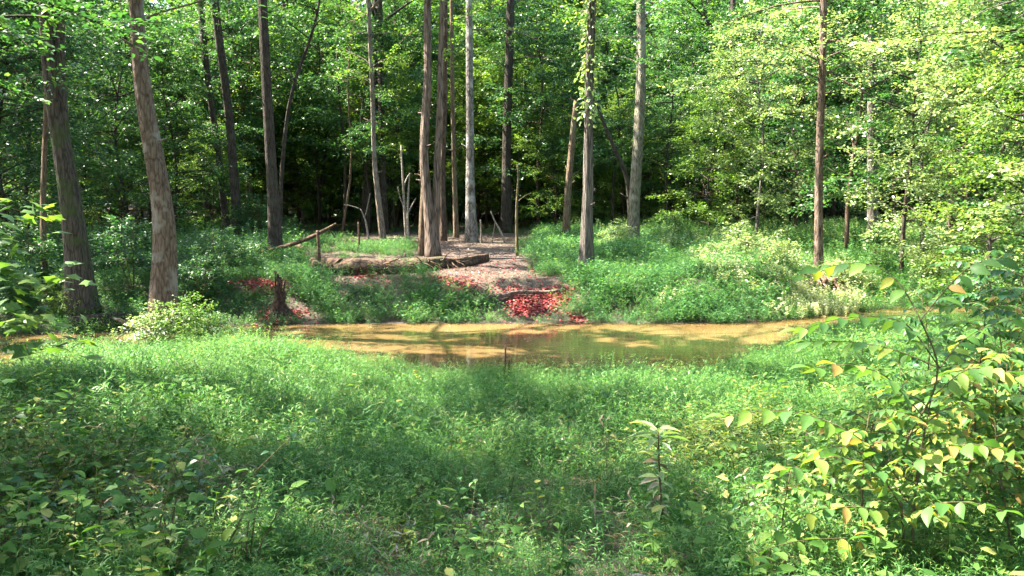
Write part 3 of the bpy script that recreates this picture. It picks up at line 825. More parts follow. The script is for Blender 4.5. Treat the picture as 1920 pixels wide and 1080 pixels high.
for px, Yd, k, s in spots:
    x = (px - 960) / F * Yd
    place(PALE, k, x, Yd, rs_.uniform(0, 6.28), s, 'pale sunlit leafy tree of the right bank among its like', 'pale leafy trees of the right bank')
for q in range(34):
    Yd = rs_.uniform(38, 56); x = rs_.uniform(-.62, .62) * Yd
    place(UND, int(rs_.integers(0, 6)), x, Yd, rs_.uniform(0, 6.28), rs_.uniform(.95, 1.3), 'leafy understory tree with layered green sprays ' + region(x / Yd * 30), 'understory trees ' + region(x / Yd * 30))
UFAR = []
for sd, H_, R_, z_, nl_, sz, lm, bm in [(51, 9, 3.2, .9, 50, .20, LEAF_MID, BARK_DARK), (52, 10, 3.4, .8, 50, .20, LEAF_MID, BARK_BROWN), (53, 7, 3.2, .4, 40, .20, LEAF_DEEP, BARK_DARK), (54, 12, 3.6, 1.2, 52, .21, LEAF_YEL, BARK_DARK)]:
    r = np.random.default_rng(sd)
    tp = np.array([[.35 * math.sin(k * .9 + sd) * k / 9, .35 * math.cos(k * .8 + sd) * k / 9, -.25 + (H_ + .25) * k / 9, .08 * (1.08 - k / 9)] for k in range(10)])
    w, l = MB(), MB()
    add_tube(w, tp[:, :3], np.maximum(tp[:, 3], .008), 7, .06, sd)
    leafy_limbs(w, l, tp, r, nl_, z_, R_, 18, 16, sz, limb_r=.02)
    nw = sum(len(q) for q in w.t)
    for v_, l_, t_ in zip(l.v, l.l, l.t): w.add(v_, l_ - l_.min(), t_)
    me = w.mesh('distant_tree', bm); me.materials.append(lm)
    mi = np.ones(len(me.polygons), np.int32); mi[:nw] = 0
    me.polygons.foreach_set('material_index', mi); UFAR.append((me, lm))
DIST = []
for q in range(240):
    y = 52 + 58 * rs_.random()
    DIST.append((rs_.uniform(-.64, .64) * (y + 3), y))
DIST = np.array(DIST)

# poles: bare thin trunks in the dark gap
def pole_proto(seed, bark):
    r = np.random.default_rng(seed)
    p = np.array([[.1 * math.sin(k + seed), .1 * math.cos(k * 1.2), -.2 + k * 1.15, .05 * (1.1 - k / 9)] for k in range(9)])
    w, l = MB(), MB()
    add_tube(w, p[:, :3], p[:, 3], 6, .05, seed)
    leafy_limbs(w, l, p, r, 12, 4.5, 1.2, 5, 10, .11, limb_r=.012)
    t = thing('sapling', 'x', 'sapling')
    link('trunk', w.mesh('trunk', bark, True), t); link('crown', l.mesh('crown', LEAF_MID), t)
    return t


POLE = [pole_proto(61, BARK_DARK), pole_proto(62, BARK_TAN), pole_proto(63, BARK_DARK)]
for q in range(58):
    y = 33 + 32 * rs_.random()
    x = rs_.uniform(-.6, .34) * y
    if abs(x - (-.03 * y)) < .05 * y and y < 36: continue
    place(POLE, q % 3, x, y, rs_.uniform(0, 6.28), rs_.uniform(.7, 1.3), 'thin pole-like young tree under the leaves ' + region(x / y * 30), 'thin young trees ' + region(x / y * 30), tuple(rs_.normal(0, .06, 2)))

# ------------------------------------------------------------------ dead wood
def px_tube(mb, pts, seg=12, n=20, flute=.12, seed=0, cap=True):
    """pts: (px, py, width px, distance)"""
    q = []
    for px, py, w, Yd in pts:
        p = at(px, py, Yd); q.append([*p, w / 2 * Yd / F])
    rs = resample(np.array(q), n)
    add_tube(mb, rs[:, :3], rs[:, 3], seg, flute, seed, 4, cap)
    return rs


def gY(px, py): return ground(px, py)[1]


# the fallen log lies on the bank: heights taken from the ground
def ground_log(mb, pts, n=26, seg=16, flute=.16, seed=0, sink=.35):
    q = []
    for px, py, w in pts:
        g = ground(px, py); rad = w / 2 * g[1] / F
        q.append([g[0], g[1], 0, rad])
    rs = resample(np.array(q), n)
    rs[:, 2] = terrain(rs[:, 0], rs[:, 1]) + rs[:, 3] * (1 - sink)
    add_tube(mb, rs[:, :3], rs[:, 3], seg, flute, seed, 4)
    return rs


log = thing('fallen_log', 'long rotten fallen log with hollow left end lying beside the path', 'log', ground(750, 505))
B = np.array(log.location)
w = MB(); s_ = WoodShift(w, B)
L1 = ground_log(s_, [(632, 514, 34), (670, 516, 33), (730, 512, 29), (790, 509, 28), (840, 503, 24), (880, 497, 20), (912, 489, 16)], seed=3, sink=.3, flute=.28)
link('log_body', w.mesh('log_body', DEAD, True), log)
# hollow butt: an open ring of wood
w = MB(); s_ = WoodShift(w, B)
e = L1[0, :3]; ax = norm(L1[0, :3] - L1[3, :3]); rad = L1[0, 3]
th = np.linspace(0, 2 * math.pi, 20, endpoint=False)
sa = norm(np.cross(ax, [0, 0, 1.0])); sb = np.cross(sa, ax)
rings = []
for off, k in ((-.25, 1.06), (.30, 1.15), (.38, 1.0), (.1, .72), (-.2, .6)):
    jag = 1 + .12 * np.sin(th * 3 + 1) + .08 * np.sin(th * 7)
    rings.append(e + ax * (off * (1 + .25 * np.sin(th * 4)))[:, None] + (rad * k * jag)[:, None] * (np.cos(th)[:, None] * sa + np.sin(th)[:, None] * sb))
V = np.concatenate(rings); i = np.arange(4)[:, None] * 20; j = np.arange(20)[None]
s_.add(V, np.concatenate([np.stack([i + j, i + (j + 1) % 20, i + 20 + (j + 1) % 20, i + 20 + j], -1).reshape(-1), 80 + np.arange(20)]), np.concatenate([np.full(80, 4), [20]]))
link('hollow_end', w.mesh('hollow_end', DEAD, True), log)
w = MB(); s_ = WoodShift(w, B); r = np.random.default_rng(9)
for q in range(46):
    p0 = L1[0, :3] + np.array([r.uniform(-.35, 1.1), -.22 + r.normal(0, .08), r.uniform(-.12, .12)]); t = np.linspace(0, 1, 6)[:, None]
    d = np.array([r.normal(.2, .7), r.uniform(-.7, .1), r.uniform(-.7, .35)]); L_ = r.uniform(.2, .75)
    add_tube(s_, p0 + norm(d) * L_ * t + r.normal(0, .03, (6, 3)), np.linspace(.045, .008, 6) * r.uniform(.4, 1.1), 5)
for q in range(22):
    k = int(r.integers(6, 19)); p = L1[k, :3] + np.array([0, -L1[k, 3] * .7, L1[k, 3] * .6]); d = np.array([r.normal(0, 1), -.3, r.uniform(-.8, .3)])
    add_tube(s_, p + norm(d) * np.linspace(0, .5, 5)[:, None] + np.array([0, 0, -.2]) * np.linspace(0, 1, 5)[:, None] ** 2 + r.normal(0, .02, (5, 3)), np.linspace(.014, .006, 5), 4)
for q in range(5):
    k = int(r.integers(8, 18)); p = L1[k, :3] + np.array([0, -L1[k, 3] * .8, L1[k, 3] * .4])
    d = np.array([r.normal(0, 1), -.4, r.uniform(-.3, .5)])
    add_tube(s_, p + norm(d) * np.linspace(0, .45, 4)[:, None] + r.normal(0, .03, (4, 3)), np.linspace(.03, .008, 4), 5)
link('broken_roots', w.mesh('broken_roots', DEAD, True), log)

d2 = thing('fallen_log', 'short dark sloping log leaning against the hollow end of the long log', 'log', ground(575, 490))
w = MB(); px_tube(WoodShift(w, np.array(d2.location)), [(556, 458, 12, 25.5), (568, 470, 14, 24.5), (582, 484, 15, 23.4), (594, 498, 15, gY(600, 512))], seed=4)
link('log_body', w.mesh('log_body', DEAD, True), d2)

br = thing('dead_branch', 'raised bare dead branch slanting up on a forked prop stick', 'branch', ground(596, 492))
B = np.array(br.location); Yb = B[1]
w = MB(); s_ = WoodShift(w, B)
px_tube(s_, [(488, 472, 5, Yb + .3), (520, 466, 8, Yb + .2), (560, 454, 8, Yb + .1), (590, 442, 8, Yb), (612, 430, 6, Yb), (630, 419, 3, Yb)], 8, 16, .1, 5)
px_tube(s_, [(506, 468, 4, Yb + .2), (492, 462, 2, Yb + .2), (484, 462, 1.5, Yb + .2)], 6, 6, 0, 5)
px_tube(s_, [(612, 430, 4, Yb), (624, 436, 3, Yb), (628, 446, 2, Yb)], 6, 6, 0, 5)
link('bough', w.mesh('bough', DEAD, True), br)
w = MB(); px_tube(WoodShift(w, B), [(595, 432, 6, Yb - .06), (597, 455, 6, Yb - .06), (598, 480, 7, Yb - .06), (598, 500, 7, Yb - .06)], 8, 10, .1, 6)
link('prop_stick', w.mesh('prop_stick', DEAD, True), br)

l3 = thing('fallen_branch', 'thin dark branch lying on the grassy bank left of the red leaf patch', 'branch', ground(900, 572))
w = MB(); ground_log(WoodShift(w, np.array(l3.location)), [(818, 586, 9), (850, 580, 11), (900, 572, 11), (945, 563, 9), (1000, 554, 7), (1060, 548, 5)], 22, 10, .15, 8, -.9)
link('log_body', w.mesh('log_body', bark_mat('dark_dead_wood', (.045, .035, .028), (.19, .15, .12), scale=(12, 12, 12)), True), l3)

st = thing('stump', 'jagged dark root stump jutting from the left far bank above the water', 'stump', ground(527, 592))
B = np.array(st.location); w = MB(); s_ = WoodShift(w, B); r = np.random.default_rng(14)
for q in range(60):
    a = r.uniform(0, 6.28); t = np.linspace(0, 1, 7)[:, None]; R0 = r.random() ** .7
    top = B + np.array([-.04 + r.normal(0, .05), .05, (.95 if q < 16 else .5) * (1 - .55 * R0) * r.uniform(.7, 1.1) + .05])
    foot = B + np.array([math.cos(a) * .48 * R0, math.sin(a) * .28 * R0 - .05, -.12])
    p = top + (foot - top) * t ** np.array([1.5, 1.5, .9]) + r.normal(0, .018, (7, 3))
    add_tube(s_, p, r.uniform(.022, .06) * np.linspace(.45, 1, 7) * (.5 + .5 * r.random()), 6, .2, q)
rs = resample(np.array([[B[0] - .03, B[1] + .05, B[2] - .2, .26], [B[0] - .04, B[1] + .05, B[2] + .12, .17], [B[0] - .05, B[1] + .05, B[2] + .36, .075], [B[0] - .05, B[1] + .05, B[2] + .62, .03]]), 12)
add_tube(s_, rs[:, :3], rs[:, 3], 12, .4, 3, 5)
link('root_mass', w.mesh('root_mass', bark_mat('wet_root', (.022, .013, .009), (.095, .052, .035), scale=(14, 14, 8)), True), st)

st = thing('root_plate', 'earthy root mass at the foot of the lone reddish trunk', 'roots', ground(1530, 556))
B = np.array(st.location); w = MB(); s_ = WoodShift(w, B); r = np.random.default_rng(15)
for q in range(46):
    a = r.uniform(0, 6.28); t = np.linspace(0, 1, 6)[:, None]
    d = np.array([math.cos(a) * 1.1, math.sin(a) * .5 - .2, 0]); L = r.uniform(.35, .95)
    p = B + np.array([r.normal(.05, .25), .1, r.uniform(.12, .42)]) + d * L * t * .8 + np.array([0, 0, -.55]) * t * t * r.uniform(.3, 1) + r.normal(0, .03, (6, 3))
    add_tube(s_, p, np.linspace(.06, .01, 6), 6)
link('root_mass', w.mesh('root_mass', bark_mat('dry_root', (.06, .035, .022), (.27, .17, .11), scale=(14, 14, 8)), True), st)


def stick(label, pts, mat, name='dead_sapling', cat='branch', twigs=(), group=None):
    pts = [(a, b, c) for a, b, c in pts]
    g = ground(pts[-1][0], pts[-1][1]); Yd = g[1]
    t = thing(name, label, cat, g, 0, group)
    w = MB(); s_ = WoodShift(w, g)
    q = [(a, b, c, Yd) for a, b, c in pts]; q[-1] = (q[-1][0], q[-1][1] + 3, q[-1][2], Yd)
    px_tube(s_, q, 7, 12, .08, 2)
    for tw in twigs: px_tube(s_, [(a, b, c, Yd + dd) for a, b, c, dd in tw], 5, 7, 0)
    o = link('stem', w.mesh('stem', mat, True), t)
    return t


stick('pale dead pole standing left of the double trunk', [(752, 272, 3), (755, 330, 4), (758, 390, 5), (762, 450, 6)], DRIFT, twigs=[[(757, 350, 3, 0), (764, 330, 2, .1), (769, 325, 2, .1)], [(759, 390, 3, 0), (750, 372, 2, 0), (746, 350, 2, 0)]])
stick('pale dead stem close right of the dead pole, with twigs', [(768, 326, 2), (765, 370, 4), (764, 410, 4), (766, 452, 5)], DRIFT, twigs=[[(765, 400, 3, 0), (775, 380, 2, .1), (780, 372, 2, .1)]])
stick('forked pale dead stem at the edge of the dark forest floor', [(676, 392, 2.5), (684, 408, 3), (688, 428, 4), (692, 452, 5)], DRIFT, twigs=[[(684, 408, 2, 0), (690, 384, 2, 0), (694, 362, 1.5, 0)], [(676, 392, 2, 0), (660, 386, 2, 0), (645, 384, 1.5, 0)]])
stick('short dead stick upright in grass left of the forked stem', [(672, 416, 3), (673, 440, 4), (673, 470, 4)], DEAD)
stick('slim dead sapling with reddish bent top beside the path', [(970, 308, 3), (974, 330, 4), (970, 350, 4), (968, 400, 5), (969, 440, 6), (970, 480, 6)], STEM, twigs=[[(974, 332, 3, 0), (972, 318, 3, 0), (968, 312, 2, 0)], [(969, 380, 2, 0), (985, 366, 1.5, .1), (996, 362, 1.5, .1)]])
stick('leaning pale stick in front of the shaded grey brown trunk', [(920, 396, 2), (928, 416, 3), (940, 436, 4), (948, 456, 4)], DRIFT, twigs=[[(928, 416, 2, 0), (925, 440, 2, 0), (922, 456, 2, 0)]])
stick('thin upright stick just left of the shaded grey brown trunk', [(901, 412, 3), (902, 440, 3), (902, 456, 4)], DRIFT)
stick('bare reed stalk poking from grass before the water', [(948, 648, 3), (947, 680, 4), (945, 715, 5)], DEAD, 'reed_stalk', 'stalk')
stick('short bare reed stalk right of the taller one by the water', [(955, 674, 2), (955, 695, 3), (955, 715, 4)], DEAD, 'reed_stalk', 'stalk')
r = np.random.default_rng(18)
tb = thing('brush_pile', 'tangle of dead brown brush at the foot of the peeling trunk', 'brush', ground(1345, 430))
w = MB(); s_ = WoodShift(w, np.array(tb.location))
for q in range(46):
    p0 = np.array(tb.location) + np.array([r.normal(-.1, .9), r.normal(-.4, .5), 0])
    d = np.array([r.normal(0, .8), r.normal(0, .4), r.uniform(.3, 1.5)]); L = r.uniform(.6, 2.0); t = np.linspace(0, 1, 7)[:, None]
    add_tube(s_, p0 + norm(d) * L * t + np.array([r.normal(0, .5), 0, -.5]) * t * t * L * .5 + r.normal(0, .04, (7, 3)), np.linspace(.018, .006, 7), 5)
link('twigs', w.mesh('twigs', DEAD, True), tb)

lg = thing('fallen_log', 'dark rotten log end half hidden on the shaded left bank', 'log', ground(215, 612))
w = MB(); ground_log(WoodShift(w, np.array(lg.location)), [(130, 622, 30), (180, 616, 32), (215, 611, 30), (250, 606, 26)], 16, 14, .2, 9, .2)
link('log_body', w.mesh('log_body', BARK_DARK, True), lg)
db = thing('dead_branch', 'bleached forked branch lying against the foot of the leaning grey tree', 'branch', ground(245, 655))
B = np.array(db.location); w = MB(); s_ = WoodShift(w, B); Yb = B[1]
px_tube(s_, [(212, 596, 4, Yb), (232, 603, 7, Yb), (252, 612, 9, Yb + .1), (275, 618, 9, Yb + .2), (285, 640, 9, Yb + .1)], 8, 12, .1)
px_tube(s_, [(232, 603, 5, Yb), (226, 597, 3, Yb - .1), (216, 599, 2, Yb - .1)], 6, 6, 0)
px_tube(s_, [(250, 611, 5, Yb), (238, 622, 3, Yb - .1), (220, 634, 2, Yb - .2)], 6, 6, 0)
link('bough', w.mesh('bough', DRIFT, True), db)

# ------------------------------------------------------------------ ground cover (stuff)
SRC = bpy.data.collections.new('tuft_sources')


def scatter(name, label, pts, protos, scl, rot, idx):
    me = bpy.data.meshes.new(name)
    me.vertices.add(len(pts)); me.vertices.foreach_set('co', np.asarray(pts, np.float32).ravel())
    a = me.attributes.new('rot', 'FLOAT_VECTOR', 'POINT'); a.data.foreach_set('vector', np.asarray(rot, np.float32).ravel())
    a = me.attributes.new('scl', 'FLOAT', 'POINT'); a.data.foreach_set('value', np.asarray(scl, np.float32))
    a = me.attributes.new('idx', 'INT', 'POINT'); a.data.foreach_set('value', np.asarray(idx, np.int32))
    me.update()
    o = link(name, me); kind(o, 'stuff', label)
    c = bpy.data.collections.new(name + '_tufts')
    for k, (m_, mat) in enumerate(protos):
        c.objects.link(bpy.data.objects.new('%s_tuft_%d' % (name, k), m_))
    ng = bpy.data.node_groups.new(name, 'GeometryNodeTree')
    ng.interface.new_socket('Geometry', in_out='INPUT', socket_type='NodeSocketGeometry')
    ng.interface.new_socket('Geometry', in_out='OUTPUT', socket_type='NodeSocketGeometry')
    N = ng.nodes; gi = N.new('NodeGroupInput'); go = N.new('NodeGroupOutput')
    ip = N.new('GeometryNodeInstanceOnPoints'); ci = N.new('GeometryNodeCollectionInfo')
    ci.inputs['Collection'].default_value = c; ci.inputs['Separate Children'].default_value = True; ci.inputs['Reset Children'].default_value = True
    ip.inputs['Pick Instance'].default_value = True

    def attr(nm, ty):
        n = N.new('GeometryNodeInputNamedAttribute'); n.data_type = ty; n.inputs[0].default_value = nm
        return n.outputs[0]
    L_ = ng.links.new
    L_(gi.outputs[0], ip.inputs['Points']); L_(ci.outputs[0], ip.inputs['Instance'])
    L_(attr('idx', 'INT'), ip.inputs['Instance Index']); L_(attr('rot', 'FLOAT_VECTOR'), ip.inputs['Rotation']); L_(attr('scl', 'FLOAT'), ip.inputs['Scale'])
    L_(ip.outputs[0], go.inputs[0])
    md = o.modifiers.new('scatter', 'NODES'); md.node_group = ng
    return o


def grass_tuft(seed, mat, ns=12, h=.30, nleaf=10, ll=.056, rad=.15, wid=1.0):
    r = np.random.default_rng(seed); mb = MB()
    for q in range(ns):
        a = r.uniform(0, 6.28); b = np.array([math.cos(a), math.sin(a), 0]) * rad * r.random() ** .5
        lean = np.array([r.normal(0, .28), r.normal(0, .28), 1]); hh = h * r.uniform(.6, 1.15)
        t = np.linspace(0, 1, 5)[:, None]
        pl = b + lean * hh * t + np.array([r.normal(0, .08), r.normal(0, .08), 0]) * t * t
        add_tube(mb, pl, np.linspace(.0016, .0008, 5), 3, cap=False)
        uu = r.uniform(.2, 1, nleaf)
        P = np.stack([np.interp(uu, t[:, 0], pl[:, c]) for c in range(3)], 1)
        az = r.uniform(0, 6.28, nleaf)
        D = np.stack([np.cos(az), np.sin(az), r.uniform(-.1, .8, nleaf)], 1)
        add_leaves(mb, P, D, np.array([0, 0, 1.0]) + r.normal(0, .3, (nleaf, 3)), ll * r.uniform(.6, 1.25, nleaf), BLADE, wid)
    return mb.mesh('tuft', mat), mat


def herb_tuft(seed, mat, ns=4, h=.35, nleaf=9, ll=.06, rad=.12, tmpl=LEAF_H, flat=.35):
    r = np.random.default_rng(seed); mb = MB()
    for q in range(ns):
        b = np.array([r.normal(0, rad * .6), r.normal(0, rad * .6), 0]); hh = h * r.uniform(.6, 1.15)
        t = np.linspace(0, 1, 5)[:, None]
        pl = b + np.array([r.normal(0, .25), r.normal(0, .25), 1]) * hh * t
        add_tube(mb, pl, np.linspace(.003, .0015, 5), 4, cap=False)
        uu = np.linspace(.25, 1, nleaf)
        P = np.stack([np.interp(uu, t[:, 0], pl[:, c]) for c in range(3)], 1)
        az = np.arange(nleaf) * 2.4 + r.uniform(0, 6)
        D = np.stack([np.cos(az), np.sin(az), r.uniform(-.15, .5, nleaf)], 1)
        add_leaves(mb, P, D, np.array([0, 0, 1.0]) + r.normal(0, flat, (nleaf, 3)), ll * r.uniform(.6, 1.25, nleaf), tmpl)
    return mb.mesh('tuft', mat), mat


BARE = [(560, 470), (640, 455), (660, 440), (990, 440), (990, 470), (1005, 498), (1062, 532), (1082, 545), (1062, 580), (1046, 612), (950, 612), (930, 575), (880, 552), (825, 530), (790, 515), (750, 500), (600, 496)]
CLEAR = [[(575, 478), (640, 472), (760, 482), (920, 478), (925, 500), (800, 516), (745, 528), (720, 546), (670, 548), (640, 530), (590, 512)], [(485, 572), (520, 540), (545, 540), (590, 580), (590, 604), (490, 606)]]
LUSH = [(600, 475), (700, 462), (775, 462), (775, 486), (640, 494)]
RED = [[(948, 566), (980, 552), (1058, 540), (1074, 552), (1060, 572), (1036, 594), (972, 594)], [(812, 520), (870, 528), (960, 538), (978, 550), (900, 556), (850, 548)],
       [(438, 530), (500, 526), (552, 538), (530, 548), (470, 556), (450, 548)], [(495, 588), (560, 582), (575, 600), (500, 606)], [(668, 520), (730, 524), (705, 542), (672, 538)], [(1055, 592), (1105, 596), (1090, 606), (1050, 606)]]


def dens_pts(n, x0, x1, y0, y1, seed):
    r = np.random.default_rng(seed)
    x = r.uniform(x0, x1, n); y = r.uniform(y0, y1, n)
    return x, y, terrain(x, y), r


def near_pts(n, seed, x0=-11, x1=12, y0=2.2, y1=17):
    x, y, z, r = dens_pts(n, x0, x1, y0, y1, seed)
    ok = (y < ynear(x) + .02) & (z > .0) & (np.abs(x) < y * .62 + 1.6)
    return x[ok], y[ok], z[ok], r


def far_pts(n, seed, x0=-22, x1=24, y0=15, y1=46):
    x, y, z, r = dens_pts(n, x0, x1, y0, y1, seed)
    ok = (y > yfar(x) - .10) & (np.abs(x) < y * .62 + 1.5)
    return x[ok], y[ok], z[ok], r


def rots(r, n, t=.12): return np.stack([r.normal(0, t, n), r.normal(0, t, n), r.uniform(0, 6.28, n)], 1)


# near bank stilt grass
x, y, z, r = near_pts(44000, 1)
n1 = vnoise(x * .55 + 3, y * .55)
px, py = project(np.stack([x, y, z], 1))
dens = .97 - .50 * sm((n1 - .55) / .18) * (y < 8.5) - .35 * sm((300 - px) / 200) * (py > 760)
ok = r.random(len(x)) < dens
x, y, z, n1 = x[ok], y[ok], z[ok], n1[ok]
s = (.55 + .85 * vnoise(x * .9, y * .9 + 5)) * r.uniform(.65, 1.25, len(x)) * (.48 + .52 * sm((ynear(x) - y) / 3.5))
s *= np.where(y < 6.5, .72, 1)
scatter('stiltgrass', 'soft green stiltgrass covering the near bank', np.stack([x, y, z - .02], 1), [grass_tuft(k, GRASS_M, 12, [.30, .34, .26, .30, .42, .22][k], 12, [.045, .042, .05, .04, .045, .04][k]) for k in range(6)], s, rots(r, len(x)), r.integers(0, 6, len(x)))
# low herbs between the grass, near
x, y, z, r = near_pts(5200, 2, y1=10)
px, py = project(np.stack([x, y, z], 1))
ok = r.random(len(x)) < np.clip(.16 + .75 * sm((430 - px) / 260) * (py > 740) + .5 * sm((px - 1250) / 300), 0, 1)
x, y, z = x[ok], y[ok], z[ok]
scatter('ground_cover', 'low broadleaf ground cover mixed into the near grass', np.stack([x, y, z - .02], 1), [herb_tuft(70 + k, [BROAD_M, BROAD_M, HERB_Y, BROAD_M][k], 4, [.22, .3, .26, .16][k], 8, [.055, .07, .045, .075][k]) for k in range(4)],
        r.uniform(.7, 1.3, len(x)), rots(r, len(x)), r.choice([0, 0, 1, 1, 2, 3], len(x)))
# dry straw tufts
x, y, z, r = near_pts(1200, 8, y1=9)
ok = vnoise(x * .55 + 3, y * .55) > .50
x, y, z = x[ok], y[ok], z[ok]
scatter('dry_grass', 'dry brown stems and grass in the thin patches of the near bank', np.stack([x, y, z - .02], 1), [grass_tuft(90 + k, DRY_M, 5, .2, 6, .06) for k in range(2)], r.uniform(.6, 1.2, len(x)), rots(r, len(x), .3), r.integers(0, 2, len(x)))
# far bank grass
x, y, z, r = far_pts(70000, 3)
px, py = project(np.stack([x, y, z], 1))
jx, jy = px + r.normal(0, 13, len(x)) + 26 * (vnoise(x * 2.5, y * 2.5) - .5), py + r.normal(0, 3, len(x))
bare = inpoly(jx, jy, BARE) & ~inpoly(jx, jy, LUSH)
red = np.zeros(len(x), bool)
for p in RED: red |= inpoly(px, py, p)
for p in CLEAR: bare |= inpoly(px, py, p) & (r.random(len(x)) < .9)
floor = (py < 452) & (px < 1010)
prob = np.where(bare | red, .0, 1.0) * np.where(floor, .10, 1) * np.where((px < 560) & (py < 500), .55, 1) * np.where(y > 30, .5, 1)
ok = r.random(len(x)) < prob
x, y, z, px, py = x[ok], y[ok], z[ok], px[ok], py[ok]
s = (.7 + .6 * vnoise(x * .9, y * .9)) * r.uniform(.75, 1.2, len(x)) * (1 + .1 * ((px > 1080) & (px < 1480))) * np.where((px > 560) & (px < 1000) & (py < 520), .75, 1)
s *= .75 + .25 * sm((y - yfar(x)) / .8)
scatter('bank_grass', 'lush green grass and weeds growing over the far bank', np.stack([x, y, np.maximum(z, 0) - .02], 1), [grass_tuft(20 + k, GRASS_F, 13, .30, 11, .055, .17, 1.05) for k in range(5)] + [herb_tuft(80, GRASS_F, 5, .36, 10, .06)], s, rots(r, len(x)), r.integers(0, 6, len(x)))
# tall weeds behind the right mound and under the trees left
x, y, z, r = far_pts(9000, 4, y1=40)
px, py = project(np.stack([x, y, z], 1))
prob = .5 * ((px > 1225) & (py < 480) & (y > 24)) + .2 * ((px > 1040) & (px < 1226) & (y > 31)) + .35 * ((px > 1500) & (y > 19.5)) + .45 * ((px < 545) & (y > 19))
ok = r.random(len(x)) < prob
x, y, z = x[ok], y[ok], z[ok]
scatter('tall_weeds', 'knee to waist high leafy weeds behind the far bank', np.stack([x, y, z - .02], 1), [herb_tuft(100 + k, [LEAF_MID, LEAF_PALE_GLARE, GRASS_F, LEAF_DEEP][k], 6, .62, 26, .065, .24, LEAF_Q) for k in range(4)],
        r.uniform(.6, 1.25, len(x)), rots(r, len(x), .1), np.where(x < 0, 3, r.integers(0, 3, len(x))))  # weeds at left take the deep green: shade put into their colour


# pale weeds at right, the blown sun patch put into their colour
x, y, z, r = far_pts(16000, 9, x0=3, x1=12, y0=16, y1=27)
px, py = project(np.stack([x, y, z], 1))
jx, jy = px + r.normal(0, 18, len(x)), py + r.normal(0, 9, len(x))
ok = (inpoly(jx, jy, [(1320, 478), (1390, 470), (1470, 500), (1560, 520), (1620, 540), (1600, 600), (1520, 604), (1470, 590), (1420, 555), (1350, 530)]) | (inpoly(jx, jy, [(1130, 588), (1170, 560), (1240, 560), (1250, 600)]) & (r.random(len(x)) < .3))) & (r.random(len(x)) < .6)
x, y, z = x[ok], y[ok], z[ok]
scatter('pale_glare_weeds', 'pale seedy weeds and dry grass on the right bank, sun glare put into their colour', np.stack([x, y, z - .02], 1), [herb_tuft(120 + k, WEED_GLARE, 6, .34, 14, .05, .2, LEAF_Q, .6) for k in range(3)], r.uniform(.5, 1.2, len(x)), rots(r, len(x), .15), r.integers(0, 3, len(x)))


# fallen leaves
def litter(name, label, x, y, r, size, mat, lift=.02, tilt=.35):
    P = np.stack([x, y, terrain(x, y) + r.uniform(.004, lift, len(x))], 1)
    a = r.uniform(0, 6.28, len(x))
    mb = MB()
    add_leaves(mb, P, np.stack([np.cos(a), np.sin(a), r.normal(0, .15, len(x))], 1), np.array([0, 0, 1.0]) + r.normal(0, tilt, (len(x), 3)), size * r.uniform(.6, 1.3, len(x)), LEAF_H)
    kind(link(name, mb.mesh(name, mat)), 'stuff', label)


x, y, z, r = far_pts(60000, 5, x0=-9, x1=4, y0=16, y1=34)
px, py = project(np.stack([x, y, z], 1))
ok = (inpoly(px, py, BARE) | inpoly(px, py, CLEAR[0]) | inpoly(px, py, CLEAR[1])) & (r.random(len(x)) < .8) | ((py < 450) & (px > 540) & (px < 1000) & (r.random(len(x)) < .7))
litter('leaf_litter', 'brown fallen leaves covering the path and forest floor', x[ok], y[ok], r, .05, LIT_M, .02, .25)
x, y, z, r = far_pts(150000, 6, x0=-7, x1=2.5, y0=16.5, y1=23)
px, py = project(np.stack([x, y, z], 1))
k = np.zeros(len(x))
jx, jy = px + r.normal(0, 16, len(x)), py + r.normal(0, 5, len(x))
for q, p in enumerate(RED):
    k = np.maximum(k, inpoly(jx, jy, p) * [.7, .42, .9, .5, .35, .3][q])
k = k * (.25 + 1.1 * sm((vnoise(x * 3.1, y * 3.1) - .25) / .35))
k = np.maximum(k, .008 * inpoly(px, py, BARE)) + .0015
ok = r.random(len(x)) < k
litter('red_leaves', 'bright red fallen leaves strewn in patches on the far bank', x[ok], y[ok], r, .075, RED_M, .05)
r = np.random.default_rng(31)
x = r.uniform(-9, 6, 420); y = ynear(x) + (yfar(x) - ynear(x)) * r.beta(1.6, 1.0, 420)
mb = MB(); a = r.uniform(0, 6.28, 420)
add_leaves(mb, np.stack([x, y, x * 0 + .006], 1), np.stack([np.cos(a), np.sin(a), 0 * a], 1), np.array([0, 0, 1.0]) + r.normal(0, .05, (420, 3)), r.uniform(.015, .06, 420), LEAF_Q)
kind(link('floating_leaves', mb.mesh('floating_leaves', DRY_M)), 'stuff', 'small pale leaf bits floating on the muddy water')

nd = len(DIST)
scatter('distant_woods', 'far off wood of leafy trees closing the view as one mass', np.stack([DIST[:, 0], DIST[:, 1], terrain(DIST[:, 0], DIST[:, 1])], 1), UFAR, rs_.uniform(.9, 2.2, nd), np.stack([rs_.normal(0, .03, nd), rs_.normal(0, .03, nd), rs_.uniform(0, 6.28, nd)], 1), rs_.integers(0, 4, nd))
